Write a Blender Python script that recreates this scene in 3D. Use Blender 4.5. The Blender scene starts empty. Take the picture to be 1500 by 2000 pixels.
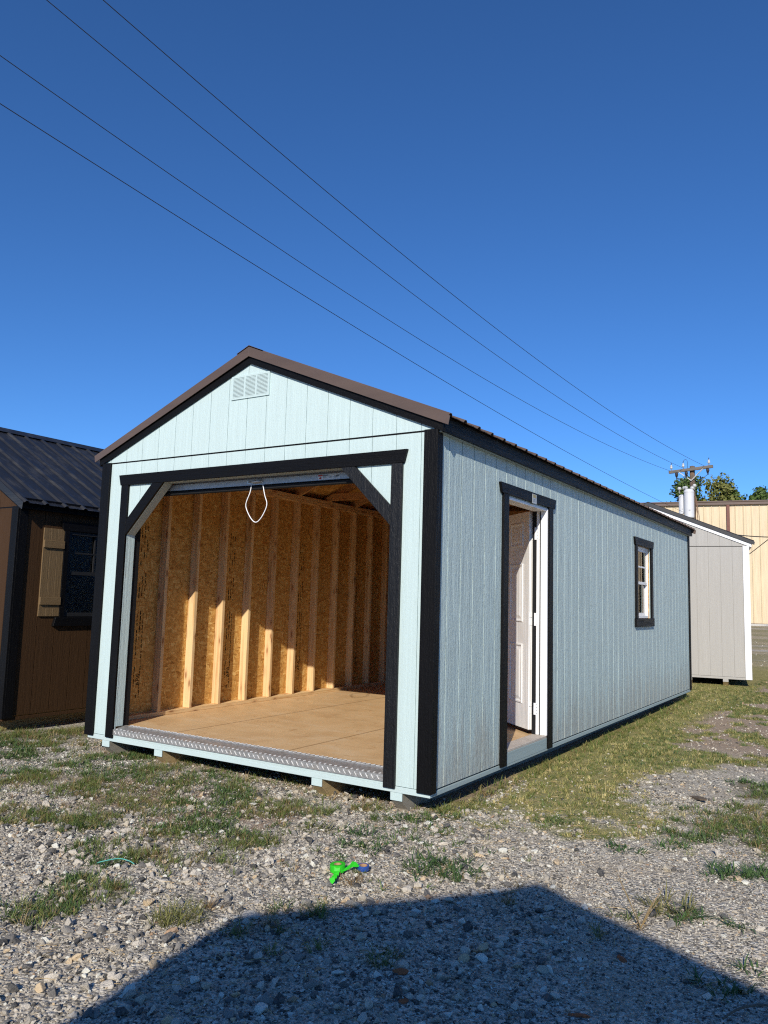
import bpy, bmesh, math, random
import numpy as np
from mathutils import Matrix, Vector, Euler

random.seed(7)
rng = np.random.default_rng(11)
S = bpy.context.scene
COL = S.collection

# ------------------------------------------------------------------ camera, light, exposure
CAM = np.array([2.5111, -4.6379, 1.3920])
YAW, PITCH, ROLL = -0.5626, 0.1134, 0.0281
Fv = Vector((math.sin(YAW) * math.cos(PITCH), math.cos(YAW) * math.cos(PITCH), math.sin(PITCH)))
R0 = Vector((math.cos(YAW), -math.sin(YAW), 0)); U0 = R0.cross(Fv)
Rv = R0 * math.cos(ROLL) + U0 * math.sin(ROLL); Uv = -R0 * math.sin(ROLL) + U0 * math.cos(ROLL)
cam = bpy.data.cameras.new('camera'); cam_o = bpy.data.objects.new('camera', cam); COL.objects.link(cam_o)
cam.sensor_fit = 'VERTICAL'; cam.sensor_height = 24; cam.lens = 24 * 1524.72 / 2000
cam.clip_start = 0.05; cam.clip_end = 3000
m = Matrix((Rv, Uv, -Fv)).transposed().to_4x4(); m.translation = Vector(CAM)
cam_o.matrix_world = m
S.camera = cam_o
S.render.resolution_x, S.render.resolution_y = 768, 1024

SUN_DIR = Vector((0.330, -0.944, 0.535)).normalized()        # towards the sun
sun = bpy.data.lights.new('sun', 'SUN'); sun.energy = 5.0; sun.angle = math.radians(0.55); sun.color = (1, 0.93, 0.82)
sun_o = bpy.data.objects.new('sun', sun); COL.objects.link(sun_o)
sun_o.rotation_euler = (-SUN_DIR).to_track_quat('-Z', 'Y').to_euler(); sun_o.location = (20, -50, 40)
W = bpy.data.worlds.new('World'); S.world = W; W.use_nodes = True
nt = W.node_tree; nt.nodes.clear()
sky = nt.nodes.new('ShaderNodeTexSky'); sky.sky_type = 'NISHITA'; sky.sun_disc = False
sky.sun_elevation = math.asin(SUN_DIR.z); sky.sun_rotation = math.atan2(SUN_DIR.x, SUN_DIR.y)
sky.altitude = 250; sky.air_density = 0.8; sky.dust_density = 0.0; sky.ozone_density = 10.0
bg = nt.nodes.new('ShaderNodeBackground'); bg.inputs['Strength'].default_value = 0.146
wo = nt.nodes.new('ShaderNodeOutputWorld')
hs = nt.nodes.new('ShaderNodeHueSaturation'); hs.inputs['Saturation'].default_value = 1.04
nt.links.new(sky.outputs[0], hs.inputs['Color']); nt.links.new(hs.outputs[0], bg.inputs[0]); nt.links.new(bg.outputs[0], wo.inputs[0])
S.view_settings.view_transform = 'Standard'; S.view_settings.look = 'None'
S.view_settings.exposure = 0.0; S.view_settings.gamma = 1; S.view_settings.use_curve_mapping = False
S.render.engine = 'CYCLES'
S.cycles.max_bounces = 10; S.cycles.diffuse_bounces = 8; S.cycles.transparent_max_bounces = 12
S.cycles.use_denoising = False; S.cycles.filter_width = 1.15; S.cycles.sample_clamp_indirect = 4.0; S.cycles.caustics_reflective = False; S.cycles.caustics_refractive = False

# ------------------------------------------------------------------ node helpers
class Mat:
    def __init__(s, name, rough=0.6, spec=0.3, metal=0.0):
        s.m = bpy.data.materials.new(name); s.m.use_nodes = True
        s.t = s.m.node_tree; s.b = s.t.nodes['Principled BSDF']
        s.b.inputs['Roughness'].default_value = rough
        s.b.inputs['Specular IOR Level'].default_value = spec
        s.b.inputs['Metallic'].default_value = metal
        s._tc = None
    def n(s, typ, **kw):
        x = s.t.nodes.new(typ)
        for k, v in kw.items(): setattr(x, k, v)
        return x
    def put(s, sock, v):
        if hasattr(v, 'is_output') or isinstance(v, bpy.types.NodeSocket): s.t.links.new(v, sock)
        elif isinstance(v, (tuple, list)) and len(v) == 3 and sock.type == 'RGBA': sock.default_value = (*v, 1)
        else: sock.default_value = v
    def obj(s):
        if s._tc is None: s._tc = s.n('ShaderNodeTexCoord')
        return s._tc.outputs['Object']
    def mapping(s, scale=(1, 1, 1), rot=(0, 0, 0), loc=(0, 0, 0), vec=None):
        x = s.n('ShaderNodeMapping'); s.put(x.inputs[0], vec or s.obj())
        x.inputs['Scale'].default_value = scale; x.inputs['Rotation'].default_value = rot
        s.put(x.inputs['Location'], loc)
        return x.outputs[0]
    def noise(s, vec, scale=1, detail=4, rough=0.5, dist=0.0):
        x = s.n('ShaderNodeTexNoise'); s.put(x.inputs['Vector'], vec)
        x.inputs['Scale'].default_value = scale; x.inputs['Detail'].default_value = detail
        x.inputs['Roughness'].default_value = rough; x.inputs['Distortion'].default_value = dist
        return x.outputs['Fac']
    def voro(s, vec, scale=1, feature='F1', out='Distance', rand=1.0):
        x = s.n('ShaderNodeTexVoronoi', feature=feature); s.put(x.inputs['Vector'], vec)
        x.inputs['Scale'].default_value = scale; x.inputs['Randomness'].default_value = rand
        return x.outputs[out]
    def ramp(s, fac, stops, interp='LINEAR'):
        x = s.n('ShaderNodeValToRGB'); s.put(x.inputs[0], fac); e = x.color_ramp.elements
        x.color_ramp.interpolation = interp
        while len(e) < len(stops): e.new(0.5)
        for k, (p, c) in enumerate(stops):
            e[k].position = p; e[k].color = (*c, 1) if len(c) == 3 else c
        return x.outputs[0]
    def mr(s, v, a, b, c=0.0, d=1.0):
        x = s.n('ShaderNodeMapRange'); s.put(x.inputs[0], v)
        for i, q in enumerate((a, b, c, d)): x.inputs[i + 1].default_value = q
        return x.outputs[0]
    def mix(s, f, a, b, blend='MIX'):
        x = s.n('ShaderNodeMix', data_type='RGBA', blend_type=blend)
        s.put(x.inputs[0], f); s.put(x.inputs[6], a); s.put(x.inputs[7], b)
        return x.outputs[2]
    def math(s, op, a, b=0.0):
        x = s.n('ShaderNodeMath', operation=op); s.put(x.inputs[0], a); s.put(x.inputs[1], b)
        return x.outputs[0]
    def sep(s, vec=None):
        x = s.n('ShaderNodeSeparateXYZ'); s.put(x.inputs[0], vec or s.obj()); return x.outputs
    def rnd(s):
        return s.n('ShaderNodeObjectInfo').outputs['Random']
    def attr(s, name, typ='GEOMETRY'):
        x = s.n('ShaderNodeAttribute', attribute_name=name, attribute_type=typ); return x.outputs['Fac']
    def color(s, c): s.put(s.b.inputs['Base Color'], c); return s
    def rough(s, v): s.put(s.b.inputs['Roughness'], v); return s
    def bump(s, h, strength=0.3, dist=0.01):
        x = s.n('ShaderNodeBump'); s.put(x.inputs['Height'], h)
        x.inputs['Strength'].default_value = strength; x.inputs['Distance'].default_value = dist
        s.t.links.new(x.outputs[0], s.b.inputs['Normal']); return s

def paint(name, col, rough=0.55, axis=2, var=0.10, bump=0.35, dirt=None, wear=None, spec=0.25, streak=0.5):
    """paint on embossed wood siding or trim, grain along an axis"""
    M = Mat(name, rough, spec)
    sc = [42.0, 42.0, 42.0]; sc[axis] = 2.6
    sc2 = [150.0] * 3; sc2[axis] = 70.0
    off = M.math('MULTIPLY', M.rnd(), 37.0)
    cb = M.n('ShaderNodeCombineXYZ')
    for i in range(3): M.put(cb.inputs[i], off)
    g = M.noise(M.mapping(sc, loc=cb.outputs[0]), 1, 5, 0.6, 0.8)
    f = M.noise(M.mapping(sc2, loc=cb.outputs[0]), 1, 3, 0.6)
    lo = tuple(c * (1 - var) for c in col); hi = tuple(min(1, c * (1 + var * 0.6)) for c in col)
    c = M.ramp(g, [(0.3, lo), (0.6, col), (0.8, hi)])
    c = M.mix(M.mr(f, 0.55, 0.75, 0, 0.25), c, lo)
    big = M.noise(M.mapping((2.2, 2.2, 0.7)), 1, 3)
    c = M.mix(M.mr(big, 0.35, 0.7, 0, 0.18), c, lo)
    ss = [34.0] * 3; ss[axis] = 0.8
    stv = M.noise(M.mapping(ss, loc=cb.outputs[0]), 1, 4, 0.65)
    c = M.mix(M.mr(stv, 0.40, 0.66, 0, 0.5), c, tuple(q * (1 - 1.8 * var) for q in col))
    c = M.mix(M.math('MULTIPLY', M.rnd(), 0.5), c, tuple(q * (1 - 0.9 * var) for q in col))
    if dirt:
        z = M.sep()[2]
        streak = M.noise(M.mapping((14, 14, 1.3)), 1, 4, 0.6)
        h = M.math('ADD', z, M.mr(streak, 0.3, 0.75, 0.28, -0.42))
        k = M.mr(h, dirt[0], dirt[1], 0.62, 0)
        sp = M.mr(M.noise(M.mapping((30, 30, 18)), 1, 5, 0.7), 0.35, 0.6, 0.4, 1)
        c = M.mix(M.math('MULTIPLY', k, sp), c, dirt[2])
    if wear:
        w = M.noise(M.mapping([q * 0.8 for q in sc]), 1, 6, 0.75)
        w2 = M.noise(M.mapping((5, 5, 5)), 1, 3)
        k = M.math('MULTIPLY', M.mr(w, 0.70, 0.74), M.mr(w2, 0.52, 0.62))
        c = M.mix(k, c, wear)
    M.color(c)
    M.rough(M.mr(g, 0.3, 0.7, rough + 0.08, rough - 0.06))
    ms = [75.0] * 3; ms[axis] = 24.0
    mid = M.noise(M.mapping(ms, loc=cb.outputs[0]), 1, 3, 0.6, 1.2)
    h = M.math('ADD', M.math('ADD', M.math('MULTIPLY', g, 0.8), M.math('MULTIPLY', stv, streak)), M.math('ADD', M.math('MULTIPLY', f, 0.3), M.math('MULTIPLY', mid, 0.7)))
    M.bump(h, bump, 0.009)
    return M.m

def lumber(name, axis=2, col=(0.74, 0.54, 0.29), dark=(0.56, 0.355, 0.155), tint=True):
    M = Mat(name, 0.7, 0.2)
    sc = [38.0] * 3; sc[axis] = 1.1
    off = M.math('MULTIPLY', M.rnd(), 50.0)
    cb = M.n('ShaderNodeCombineXYZ')
    for i in range(3): M.put(cb.inputs[i], off)
    g = M.noise(M.mapping(sc, loc=cb.outputs[0]), 1, 4, 0.55, 0.6)
    c = M.ramp(g, [(0.32, dark), (0.5, col), (0.75, tuple(min(1, q * 1.12) for q in col))])
    ks = [15.0] * 3; ks[axis] = 4.6
    kv = M.voro(M.mapping(ks, loc=cb.outputs[0]), 1)
    c = M.mix(M.mr(kv, 0.10, 0.20, 0.85, 0), c, (0.17, 0.065, 0.025))
    c = M.mix(M.mr(kv, 0.2, 0.42, 0.35, 0), c, (0.38, 0.19, 0.08))
    if tint:
        c = M.mix(M.mr(M.rnd(), 0.0, 1.0, 0, 0.65), c, M.mix(0.4, c, (0.52, 0.27, 0.12)))
    M.color(c); M.bump(g, 0.15, 0.003)
    return M.m

def osb_mat(name):
    M = Mat(name, 0.75, 0.15)
    w = M.n('ShaderNodeTexNoise'); M.put(w.inputs['Vector'], M.obj()); w.inputs['Scale'].default_value = 9
    v0 = M.n('ShaderNodeMix', data_type='VECTOR'); v0.inputs[0].default_value = 0.05
    M.put(v0.inputs[4], M.obj()); M.put(v0.inputs[5], w.outputs['Color'])
    vec = v0.outputs[1]
    layers = []
    for rot, sc in (((0.5, 0.3, 0.3), (34, 24, 70)), ((-0.7, 0.2, -0.4), (34, 76, 22)), ((0.15, 0.6, 0.9), (50, 22, 54))):
        x = M.n('ShaderNodeTexVoronoi'); M.put(x.inputs['Vector'], M.mapping(sc, rot, vec=vec)); x.inputs['Scale'].default_value = 1
        layers.append(x)
    def tone(x):
        s_ = M.n('ShaderNodeSeparateColor'); M.put(s_.inputs[0], x.outputs['Color'])
        return M.ramp(s_.outputs[0], [(0.0, (0.354, 0.177, 0.046)), (0.15, (0.478, 0.258, 0.071)), (0.55, (0.562, 0.321, 0.094)), (0.85, (0.645, 0.407, 0.138)), (1.0, (0.728, 0.504, 0.195))])
    def sel(x):
        s_ = M.n('ShaderNodeSeparateColor'); M.put(s_.inputs[0], x.outputs['Color']); return s_.outputs[1]
    c = M.mix(M.mr(sel(layers[1]), 0.48, 0.52), tone(layers[0]), tone(layers[1]))
    c = M.mix(M.mr(sel(layers[2]), 0.62, 0.66), c, tone(layers[2]))
    e = M.voro(M.mapping((18, 50, 34), (0.4, -0.3, 0.2), vec=vec), 1, out='Distance')
    c = M.mix(M.mr(e, 0.04, 0.13, 0.6, 0), c, (0.10, 0.042, 0.015))
    M.color(c); M.bump(sel(layers[0]), 0.25, 0.003)
    return M.m

def metal_paint(name, col, rough=0.42, streak=None, axis=0, spec=0.4):
    M = Mat(name, rough, spec)
    sc = [9.0] * 3; sc[axis] = 0.7
    g = M.noise(M.mapping(sc), 1, 4, 0.6)
    c = M.ramp(g, [(0.3, tuple(q * 0.86 for q in col)), (0.7, tuple(min(1, q * 1.1) for q in col))])
    if streak:
        d = M.noise(M.mapping([q * 0.7 for q in sc], loc=(3, 1, 5)), 1, 5, 0.7)
        c = M.mix(M.mr(d, 0.5, 0.68, 0, 0.55), c, streak)
    M.color(c); M.rough(M.mr(M.noise(M.mapping((5, 5, 5)), 1, 4), 0.3, 0.7, rough - 0.06, rough + 0.12))
    return M.m

def plain(name, col, rough=0.6, spec=0.3, metal=0.0, var=0.12, scale=30, bump=0.0):
    M = Mat(name, rough, spec, metal)
    g = M.noise(M.mapping((scale,) * 3), 1, 4, 0.6)
    M.color(M.ramp(g, [(0.3, tuple(q * (1 - var) for q in col)), (0.7, tuple(min(1, q * (1 + var)) for q in col))]))
    if bump: M.bump(g, bump, 0.004)
    return M.m

MINT = (0.53, 0.65, 0.635)
DIRT = (0.33, 0.30, 0.255)
m_mint = paint('mint_siding_paint', MINT, 0.5, var=0.08, bump=0.40)
m_mint_side = paint('mint_siding_paint_splashed', MINT, 0.5, var=0.2, bump=0.95, streak=2.2, dirt=(0.16, 0.58, DIRT))
m_mint_rim = paint('mint_rim_paint', (0.53, 0.64, 0.63), 0.5, axis=0, var=0.1, bump=0.25, wear=(0.28, 0.26, 0.22))
m_mint_shade = paint('shaded_rim_paint', (0.36, 0.44, 0.43), 0.6, axis=1, var=0.1, bump=0.2)  # the mint rim paint darkened evenly, shade put into the colour
m_black = paint('black_trim_paint', (0.005, 0.0047, 0.0052), 0.48, axis=2, var=0.3, bump=0.5, spec=0.14)
m_black_x = paint('black_trim_paint_across', (0.005, 0.0047, 0.0052), 0.48, axis=0, var=0.3, bump=0.6, spec=0.14)
m_black_worn = paint('black_trim_paint_scuffed', (0.005, 0.0047, 0.0052), 0.5, axis=2, var=0.3, bump=0.6, wear=(0.33, 0.32, 0.29), spec=0.35)
m_black_y = paint('black_trim_paint_lengthwise', (0.005, 0.0047, 0.0052), 0.48, axis=1, var=0.3, bump=0.5, spec=0.14)
m_soffit_shade = paint('shaded_soffit_paint', (0.40, 0.45, 0.42), 0.6, axis=1, var=0.08, bump=0.15)  # siding mint turned darker olive: underside shade and ground bounce in the colour
m_brownroof = metal_paint('brown_roof_metal', (0.105, 0.072, 0.056), 0.38)
m_blackroof = metal_paint('black_roof_metal', (0.013, 0.0135, 0.016), 0.45, streak=(0.06, 0.057, 0.052), axis=0, spec=0.5)
m_stud = lumber('stud_lumber'); m_plate = lumber('plate_lumber', 1); m_raft = lumber('rafter_lumber', 0, (0.5, 0.3, 0.14))
m_osb = osb_mat('strand_board')
m_white = plain('white_paint', (0.80, 0.80, 0.80), 0.42, 0.4, var=0.03)
m_vinyl = plain('white_vinyl', (0.80, 0.79, 0.77), 0.35, 0.4, var=0.03)
m_rubber = plain('black_rubber', (0.012, 0.012, 0.013), 0.7, 0.2)
m_cardb = plain('cardboard', (0.42, 0.26, 0.15), 0.8, 0.1)
def door_mat():
    M = Mat('white_woodgrain_door', 0.4, 0.4)
    w = M.n('ShaderNodeTexWave', wave_type='BANDS', bands_direction='X'); M.put(w.inputs['Vector'], M.mapping((14, 14, 0.9)))
    w.inputs['Scale'].default_value = 1.3; w.inputs['Distortion'].default_value = 9; w.inputs['Detail'].default_value = 3; w.inputs['Detail Scale'].default_value = 0.7
    M.color(M.ramp(w.outputs['Fac'], [(0.2, (0.71, 0.70, 0.675)), (0.6, (0.84, 0.84, 0.83))])); M.bump(w.outputs['Fac'], 0.4, 0.003)
    return M.m
m_door = door_mat()
def floor_mat():
    M = Mat('tan_floor_panel', 0.55, 0.25)
    g = M.noise(M.mapping((3, 3, 3)), 1, 5, 0.65, 0.5); f = M.noise(M.mapping((60, 14, 30)), 1, 4, 0.6)
    c = M.ramp(g, [(0.3, (0.57, 0.37, 0.185)), (0.5, (0.645, 0.435, 0.225)), (0.72, (0.70, 0.49, 0.27))])
    c = M.mix(M.mr(f, 0.58, 0.72, 0, 0.3), c, (0.50, 0.30, 0.13))
    st = M.noise(M.mapping((2.3, 0.9, 1), (0, 0, 0.5)), 4, 6, 0.8)
    c = M.mix(M.mr(st, 0.58, 0.64, 0, 0.6), c, (0.40, 0.23, 0.10))
    dust = M.noise(M.mapping((1.4, 4, 1), loc=(4, 2, 0)), 2, 5, 0.7)
    c = M.mix(M.mr(dust, 0.5, 0.7, 0, 0.5), c, (0.70, 0.55, 0.36))
    xx = M.sep()[0]
    for sx in (-2.543, -1.323):
        dj = M.math('ABSOLUTE', M.math('ADD', xx, -sx))
        c = M.mix(M.mr(dj, 0.005, 0.018, 0.5, 0), c, (0.22, 0.115, 0.05))
    scr = M.noise(M.mapping((0.8, 26, 1), (0, 0, 0.25)), 1, 3, 0.6)
    c = M.mix(M.mr(scr, 0.66, 0.69, 0, 0.45), c, (0.34, 0.20, 0.10))
    M.color(c); M.bump(f, 0.08, 0.002); return M.m
m_floor = floor_mat()
def alu_mat():
    M = Mat('worn_aluminium', 0.42, 0.5, 0.9)
    g = M.noise(M.mapping((30, 80, 80)), 1, 5, 0.7)
    c = M.ramp(g, [(0.35, (0.32, 0.31, 0.29)), (0.6, (0.55, 0.54, 0.52))])
    d = M.noise(M.mapping((6, 9, 9)), 1, 5, 0.7)
    c = M.mix(M.mr(d, 0.5, 0.7, 0, 0.6), c, (0.30, 0.25, 0.19))
    M.color(c); M.rough(M.mr(d, 0.4, 0.7, 0.36, 0.6)); return M.m
m_alu = alu_mat(); m_alu.node_tree.nodes['Principled BSDF'].inputs['Metallic'].default_value = 0.6
m_alu_glint = plain('glint_aluminium', (0.80, 0.80, 0.79), 0.4, 0.5, 0.2)  # plate metal lightened for the raised bars, their highlights painted in
m_steel = plain('grey_door_steel', (0.40, 0.42, 0.45), 0.45, 0.5, 0.25)
m_galv = plain('galvanised_steel', (0.5, 0.5, 0.5), 0.4, 0.5, 0.8)
m_skid = paint('treated_timber', (0.50, 0.37, 0.19), 0.75, axis=1, var=0.25, bump=0.3)
m_skid_grey = paint('weathered_timber', (0.36, 0.33, 0.27), 0.75, axis=1, var=0.25, bump=0.3)
m_rope = plain('white_cord', (0.78, 0.78, 0.78), 0.7)
m_glass = None
def glass():
    M = Mat('window_glass'); t = M.t
    tr = M.n('ShaderNodeBsdfTransparent'); gl = M.n('ShaderNodeBsdfGlossy'); gl.inputs['Roughness'].default_value = 0.02
    tr.inputs[0].default_value = (0.88, 0.91, 0.90, 1)
    fr = M.n('ShaderNodeFresnel'); fr.inputs[0].default_value = 1.5
    mx = M.n('ShaderNodeMixShader'); t.links.new(fr.outputs[0], mx.inputs[0]); t.links.new(tr.outputs[0], mx.inputs[1]); t.links.new(gl.outputs[0], mx.inputs[2])
    t.links.new(mx.outputs[0], t.nodes['Material Output'].inputs[0]); return M.m
m_glass = glass()
m_label_red = plain('label_red', (0.45, 0.03, 0.02), 0.5); m_label_white = plain('label_white', (0.62, 0.63, 0.65), 0.5)
m_ink = plain('print_ink', (0.022, 0.014, 0.008), 0.8, 0.05)

# ------------------------------------------------------------------ mesh helpers
class MB:
    def __init__(s): s.v = []; s.f = []
    def add(s, vs, fs):
        o = len(s.v); s.v += [tuple(p) for p in vs]; s.f += [tuple(i + o for i in f) for f in fs]; return s
    def box(s, x0, x1, y0, y1, z0, z1):
        return s.add([(x, y, z) for z in (z0, z1) for y in (y0, y1) for x in (x0, x1)],
                     [(0, 2, 3, 1), (4, 5, 7, 6), (0, 1, 5, 4), (1, 3, 7, 5), (3, 2, 6, 7), (2, 0, 4, 6)])
    def prism(s, poly, fn, d0, d1):
        n = len(poly)
        return s.add([fn(u, v, d0) for u, v in poly] + [fn(u, v, d1) for u, v in poly],
                     [tuple(range(n))[::-1], tuple(range(n, 2 * n))] + [(i, (i + 1) % n, n + (i + 1) % n, n + i) for i in range(n)])
    def beam(s, a, b, w, h, up=(0, 0, 1)):
        a = Vector(a); b = Vector(b); d = (b - a).normalized(); sd = d.cross(Vector(up)).normalized(); u = sd.cross(d)
        P = [p + sd * (w / 2 * i) + u * (h / 2 * j) for p in (a, b) for i, j in ((-1, -1), (1, -1), (1, 1), (-1, 1))]
        return s.add(P, [(0, 1, 2, 3), (7, 6, 5, 4), (0, 4, 5, 1), (1, 5, 6, 2), (2, 6, 7, 3), (3, 7, 4, 0)])
    def lathe(s, prof, c, n=16, axis=(0, 0, 1), ring=False):
        c = Vector(c); q = Vector((0, 0, 1)).rotation_difference(Vector(axis)); vs = []; k = len(prof)
        for i in range(n):
            a = 2 * math.pi * i / n
            for r, z in prof: vs.append(c + q @ Vector((r * math.cos(a), r * math.sin(a), z)))
        fs = [(i * k + j, ((i + 1) % n) * k + j, ((i + 1) % n) * k + j + 1, i * k + j + 1) for i in range(n) for j in range(k - 1)]
        if ring: fs += [(i * k + k - 1, ((i + 1) % n) * k + k - 1, ((i + 1) % n) * k, i * k) for i in range(n)]
        else: fs += [tuple(i * k for i in range(n))[::-1], tuple(i * k + k - 1 for i in range(n))]
        return s.add(vs, fs)
    def tube(s, pts, r, n=8):
        pts = [Vector(p) for p in pts]; vs = []; fs = []
        for i, p in enumerate(pts):
            d = (pts[min(i + 1, len(pts) - 1)] - pts[max(i - 1, 0)]).normalized()
            a = d.cross(Vector((0.31, 0.17, 0.93))).normalized(); b = d.cross(a)
            rr = r[i] if isinstance(r, (list, tuple)) else r
            for k in range(n):
                t = 2 * math.pi * k / n; vs.append(p + (a * math.cos(t) + b * math.sin(t)) * rr)
        for i in range(len(pts) - 1):
            for k in range(n): fs.append((i * n + k, i * n + (k + 1) % n, (i + 1) * n + (k + 1) % n, (i + 1) * n + k))
        fs += [tuple(range(n))[::-1], tuple(range((len(pts) - 1) * n, len(pts) * n))]
        return s.add(vs, fs)
    def build(s, name, mat, parent=None, bevel=0.0, smooth=False, raw=False, **props):
        me = bpy.data.meshes.new(name); me.from_pydata(s.v, [], s.f)
        if not raw:
            bm = bmesh.new(); bm.from_mesh(me)
            bmesh.ops.recalc_face_normals(bm, faces=bm.faces)
            if bevel: bmesh.ops.bevel(bm, geom=list(bm.edges), offset=bevel, segments=1, affect='EDGES', clamp_overlap=True)
            bm.to_mesh(me); bm.free()
        for mm in (mat if isinstance(mat, list) else [mat]): me.materials.append(mm)
        if smooth: me.polygons.foreach_set('use_smooth', [True] * len(me.polygons))
        o = bpy.data.objects.new(name, me); COL.objects.link(o)
        if parent is not None: o.parent = parent
        for k, v in props.items(): o[k] = v
        return o

def thing(name, label, cat, loc=(0, 0, 0), rz=0.0, group=None):
    o = bpy.data.objects.new(name, None); COL.objects.link(o); o.location = loc; o.rotation_euler = (0, 0, rz)
    o.empty_display_size = 0.2; o['label'] = label; o['category'] = cat
    if group: o['group'] = group
    return o
def tag(o, label, cat, group=None):
    o['label'] = label; o['category'] = cat
    if group: o['group'] = group
    return o
def clip(poly, u0, u1):
    for lim, sgn in ((u0, 1), (u1, -1)):
        out = []
        for i in range(len(poly)):
            a, b = poly[i], poly[(i + 1) % len(poly)]
            ina, inb = (a[0] - lim) * sgn >= -1e-9, (b[0] - lim) * sgn >= -1e-9
            if ina: out.append(a)
            if ina != inb:
                t = (lim - a[0]) / (b[0] - a[0]); out.append((lim, a[1] + t * (b[1] - a[1])))
        poly = out
        if len(poly) < 3: return []
    return poly

BT = 0.0105     # siding thickness
def boards(root, mat, fn, edges, regions, gap=0.0018, name='siding_board', outer=0.0):
    """one object per board between two grooves"""
    out = []
    for i in range(len(edges) - 1):
        g = gap
        a = edges[i] + (g if i > 0 else 0); b = edges[i + 1] - (g if i < len(edges) - 2 else 0)
        for rg in regions:
            p = clip(rg, a, b)
            if len(p) >= 3 and (max(q[0] for q in p) - min(q[0] for q in p)) > 0.004: out.append(MB().prism(p, fn, outer, outer - BT).build(name, mat, root))
    return out
def backing(root, mat, fn, regions, name='siding_backing', d0=-0.0095, d1=-0.0125):
    mb = MB()
    for rg in regions: mb.prism(rg, fn, d0, d1)
    return mb.build(name, mat, root)

fn_front = lambda u, v, d: (u, -d, v)           # d positive = outward (-y)
def fn_right(u, v, d): return (d, u, v)
def fn_left(Wd): return lambda u, v, d: (-Wd - d, u, v)
def fn_back(L): return lambda u, v, d: (u, L + d, v)

def ribbed(length, y0, y1, pitch=0.2286, h=0.019):
    """profile (y, height) of a ribbed metal sheet between y0 and y1"""
    pts = []; k0 = math.floor(y0 / pitch) - 1
    def hh(y):
        t = (y / pitch) % 1.0; t = min(t, 1 - t) * pitch
        if t < 0.011: return h
        if t < 0.028: return h * (0.028 - t) / 0.017
        return 0.0
    ys = {y0, y1}
    k = k0
    while k * pitch < y1 + pitch:
        for o in (-0.028, -0.011, 0.011, 0.028, 0.085, 0.094, 0.106, 0.115, pitch - 0.115, pitch - 0.106, pitch - 0.094, pitch - 0.085):
            y = k * pitch + o
            if y0 < y < y1: ys.add(y)
        k += 1
    for y in sorted(ys):
        t = (y / pitch) % 1.0 * pitch; e = 0.0
        if 0.093 < t < 0.107 or pitch - 0.107 < t < pitch - 0.093: e = 0.0025
        pts.append((y, hh(y) + e))
    return pts
def roof_side(root, mat, xr, zr, xe, ze, y0, y1, sheet=0.9144, thick=0.004):
    """ribbed sheets from the ridge (xr, zr) to the eave (xe, ze)"""
    y = y0
    d = Vector((xe - xr, 0, ze - zr)).normalized(); n = Vector((-d.z, 0, d.x))
    if n.z < 0: n = -n
    while y < y1 - 0.02:
        ye = min(y1, (math.floor(y / sheet + 1e-6) + 1) * sheet)
        prof = ribbed(1, y, ye - 0.0015); mb = MB(); k = len(prof)
        vs = []
        for (X, Z) in ((xr, zr), (xe, ze)):
            for t in (0, -thick):
                for (yy, hh) in prof: vs.append(Vector((X, yy, Z)) + n * (hh + t))
        fs = []
        for i in range(k - 1):
            fs.append((i, i + 1, 2 * k + i + 1, 2 * k + i))
            fs.append((k + i, 3 * k + i, 3 * k + i + 1, k + i + 1))
            fs.append((2 * k + i, 2 * k + i + 1, 3 * k + i + 1, 3 * k + i))
            fs.append((i, k + i, k + i + 1, i + 1))
        fs += [(0, 2 * k, 3 * k, k), (k - 1, 2 * k - 1, 4 * k - 1, 3 * k - 1)]
        mb.add(vs, fs).build('roof_sheet', mat, root)
        y = ye

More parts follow.
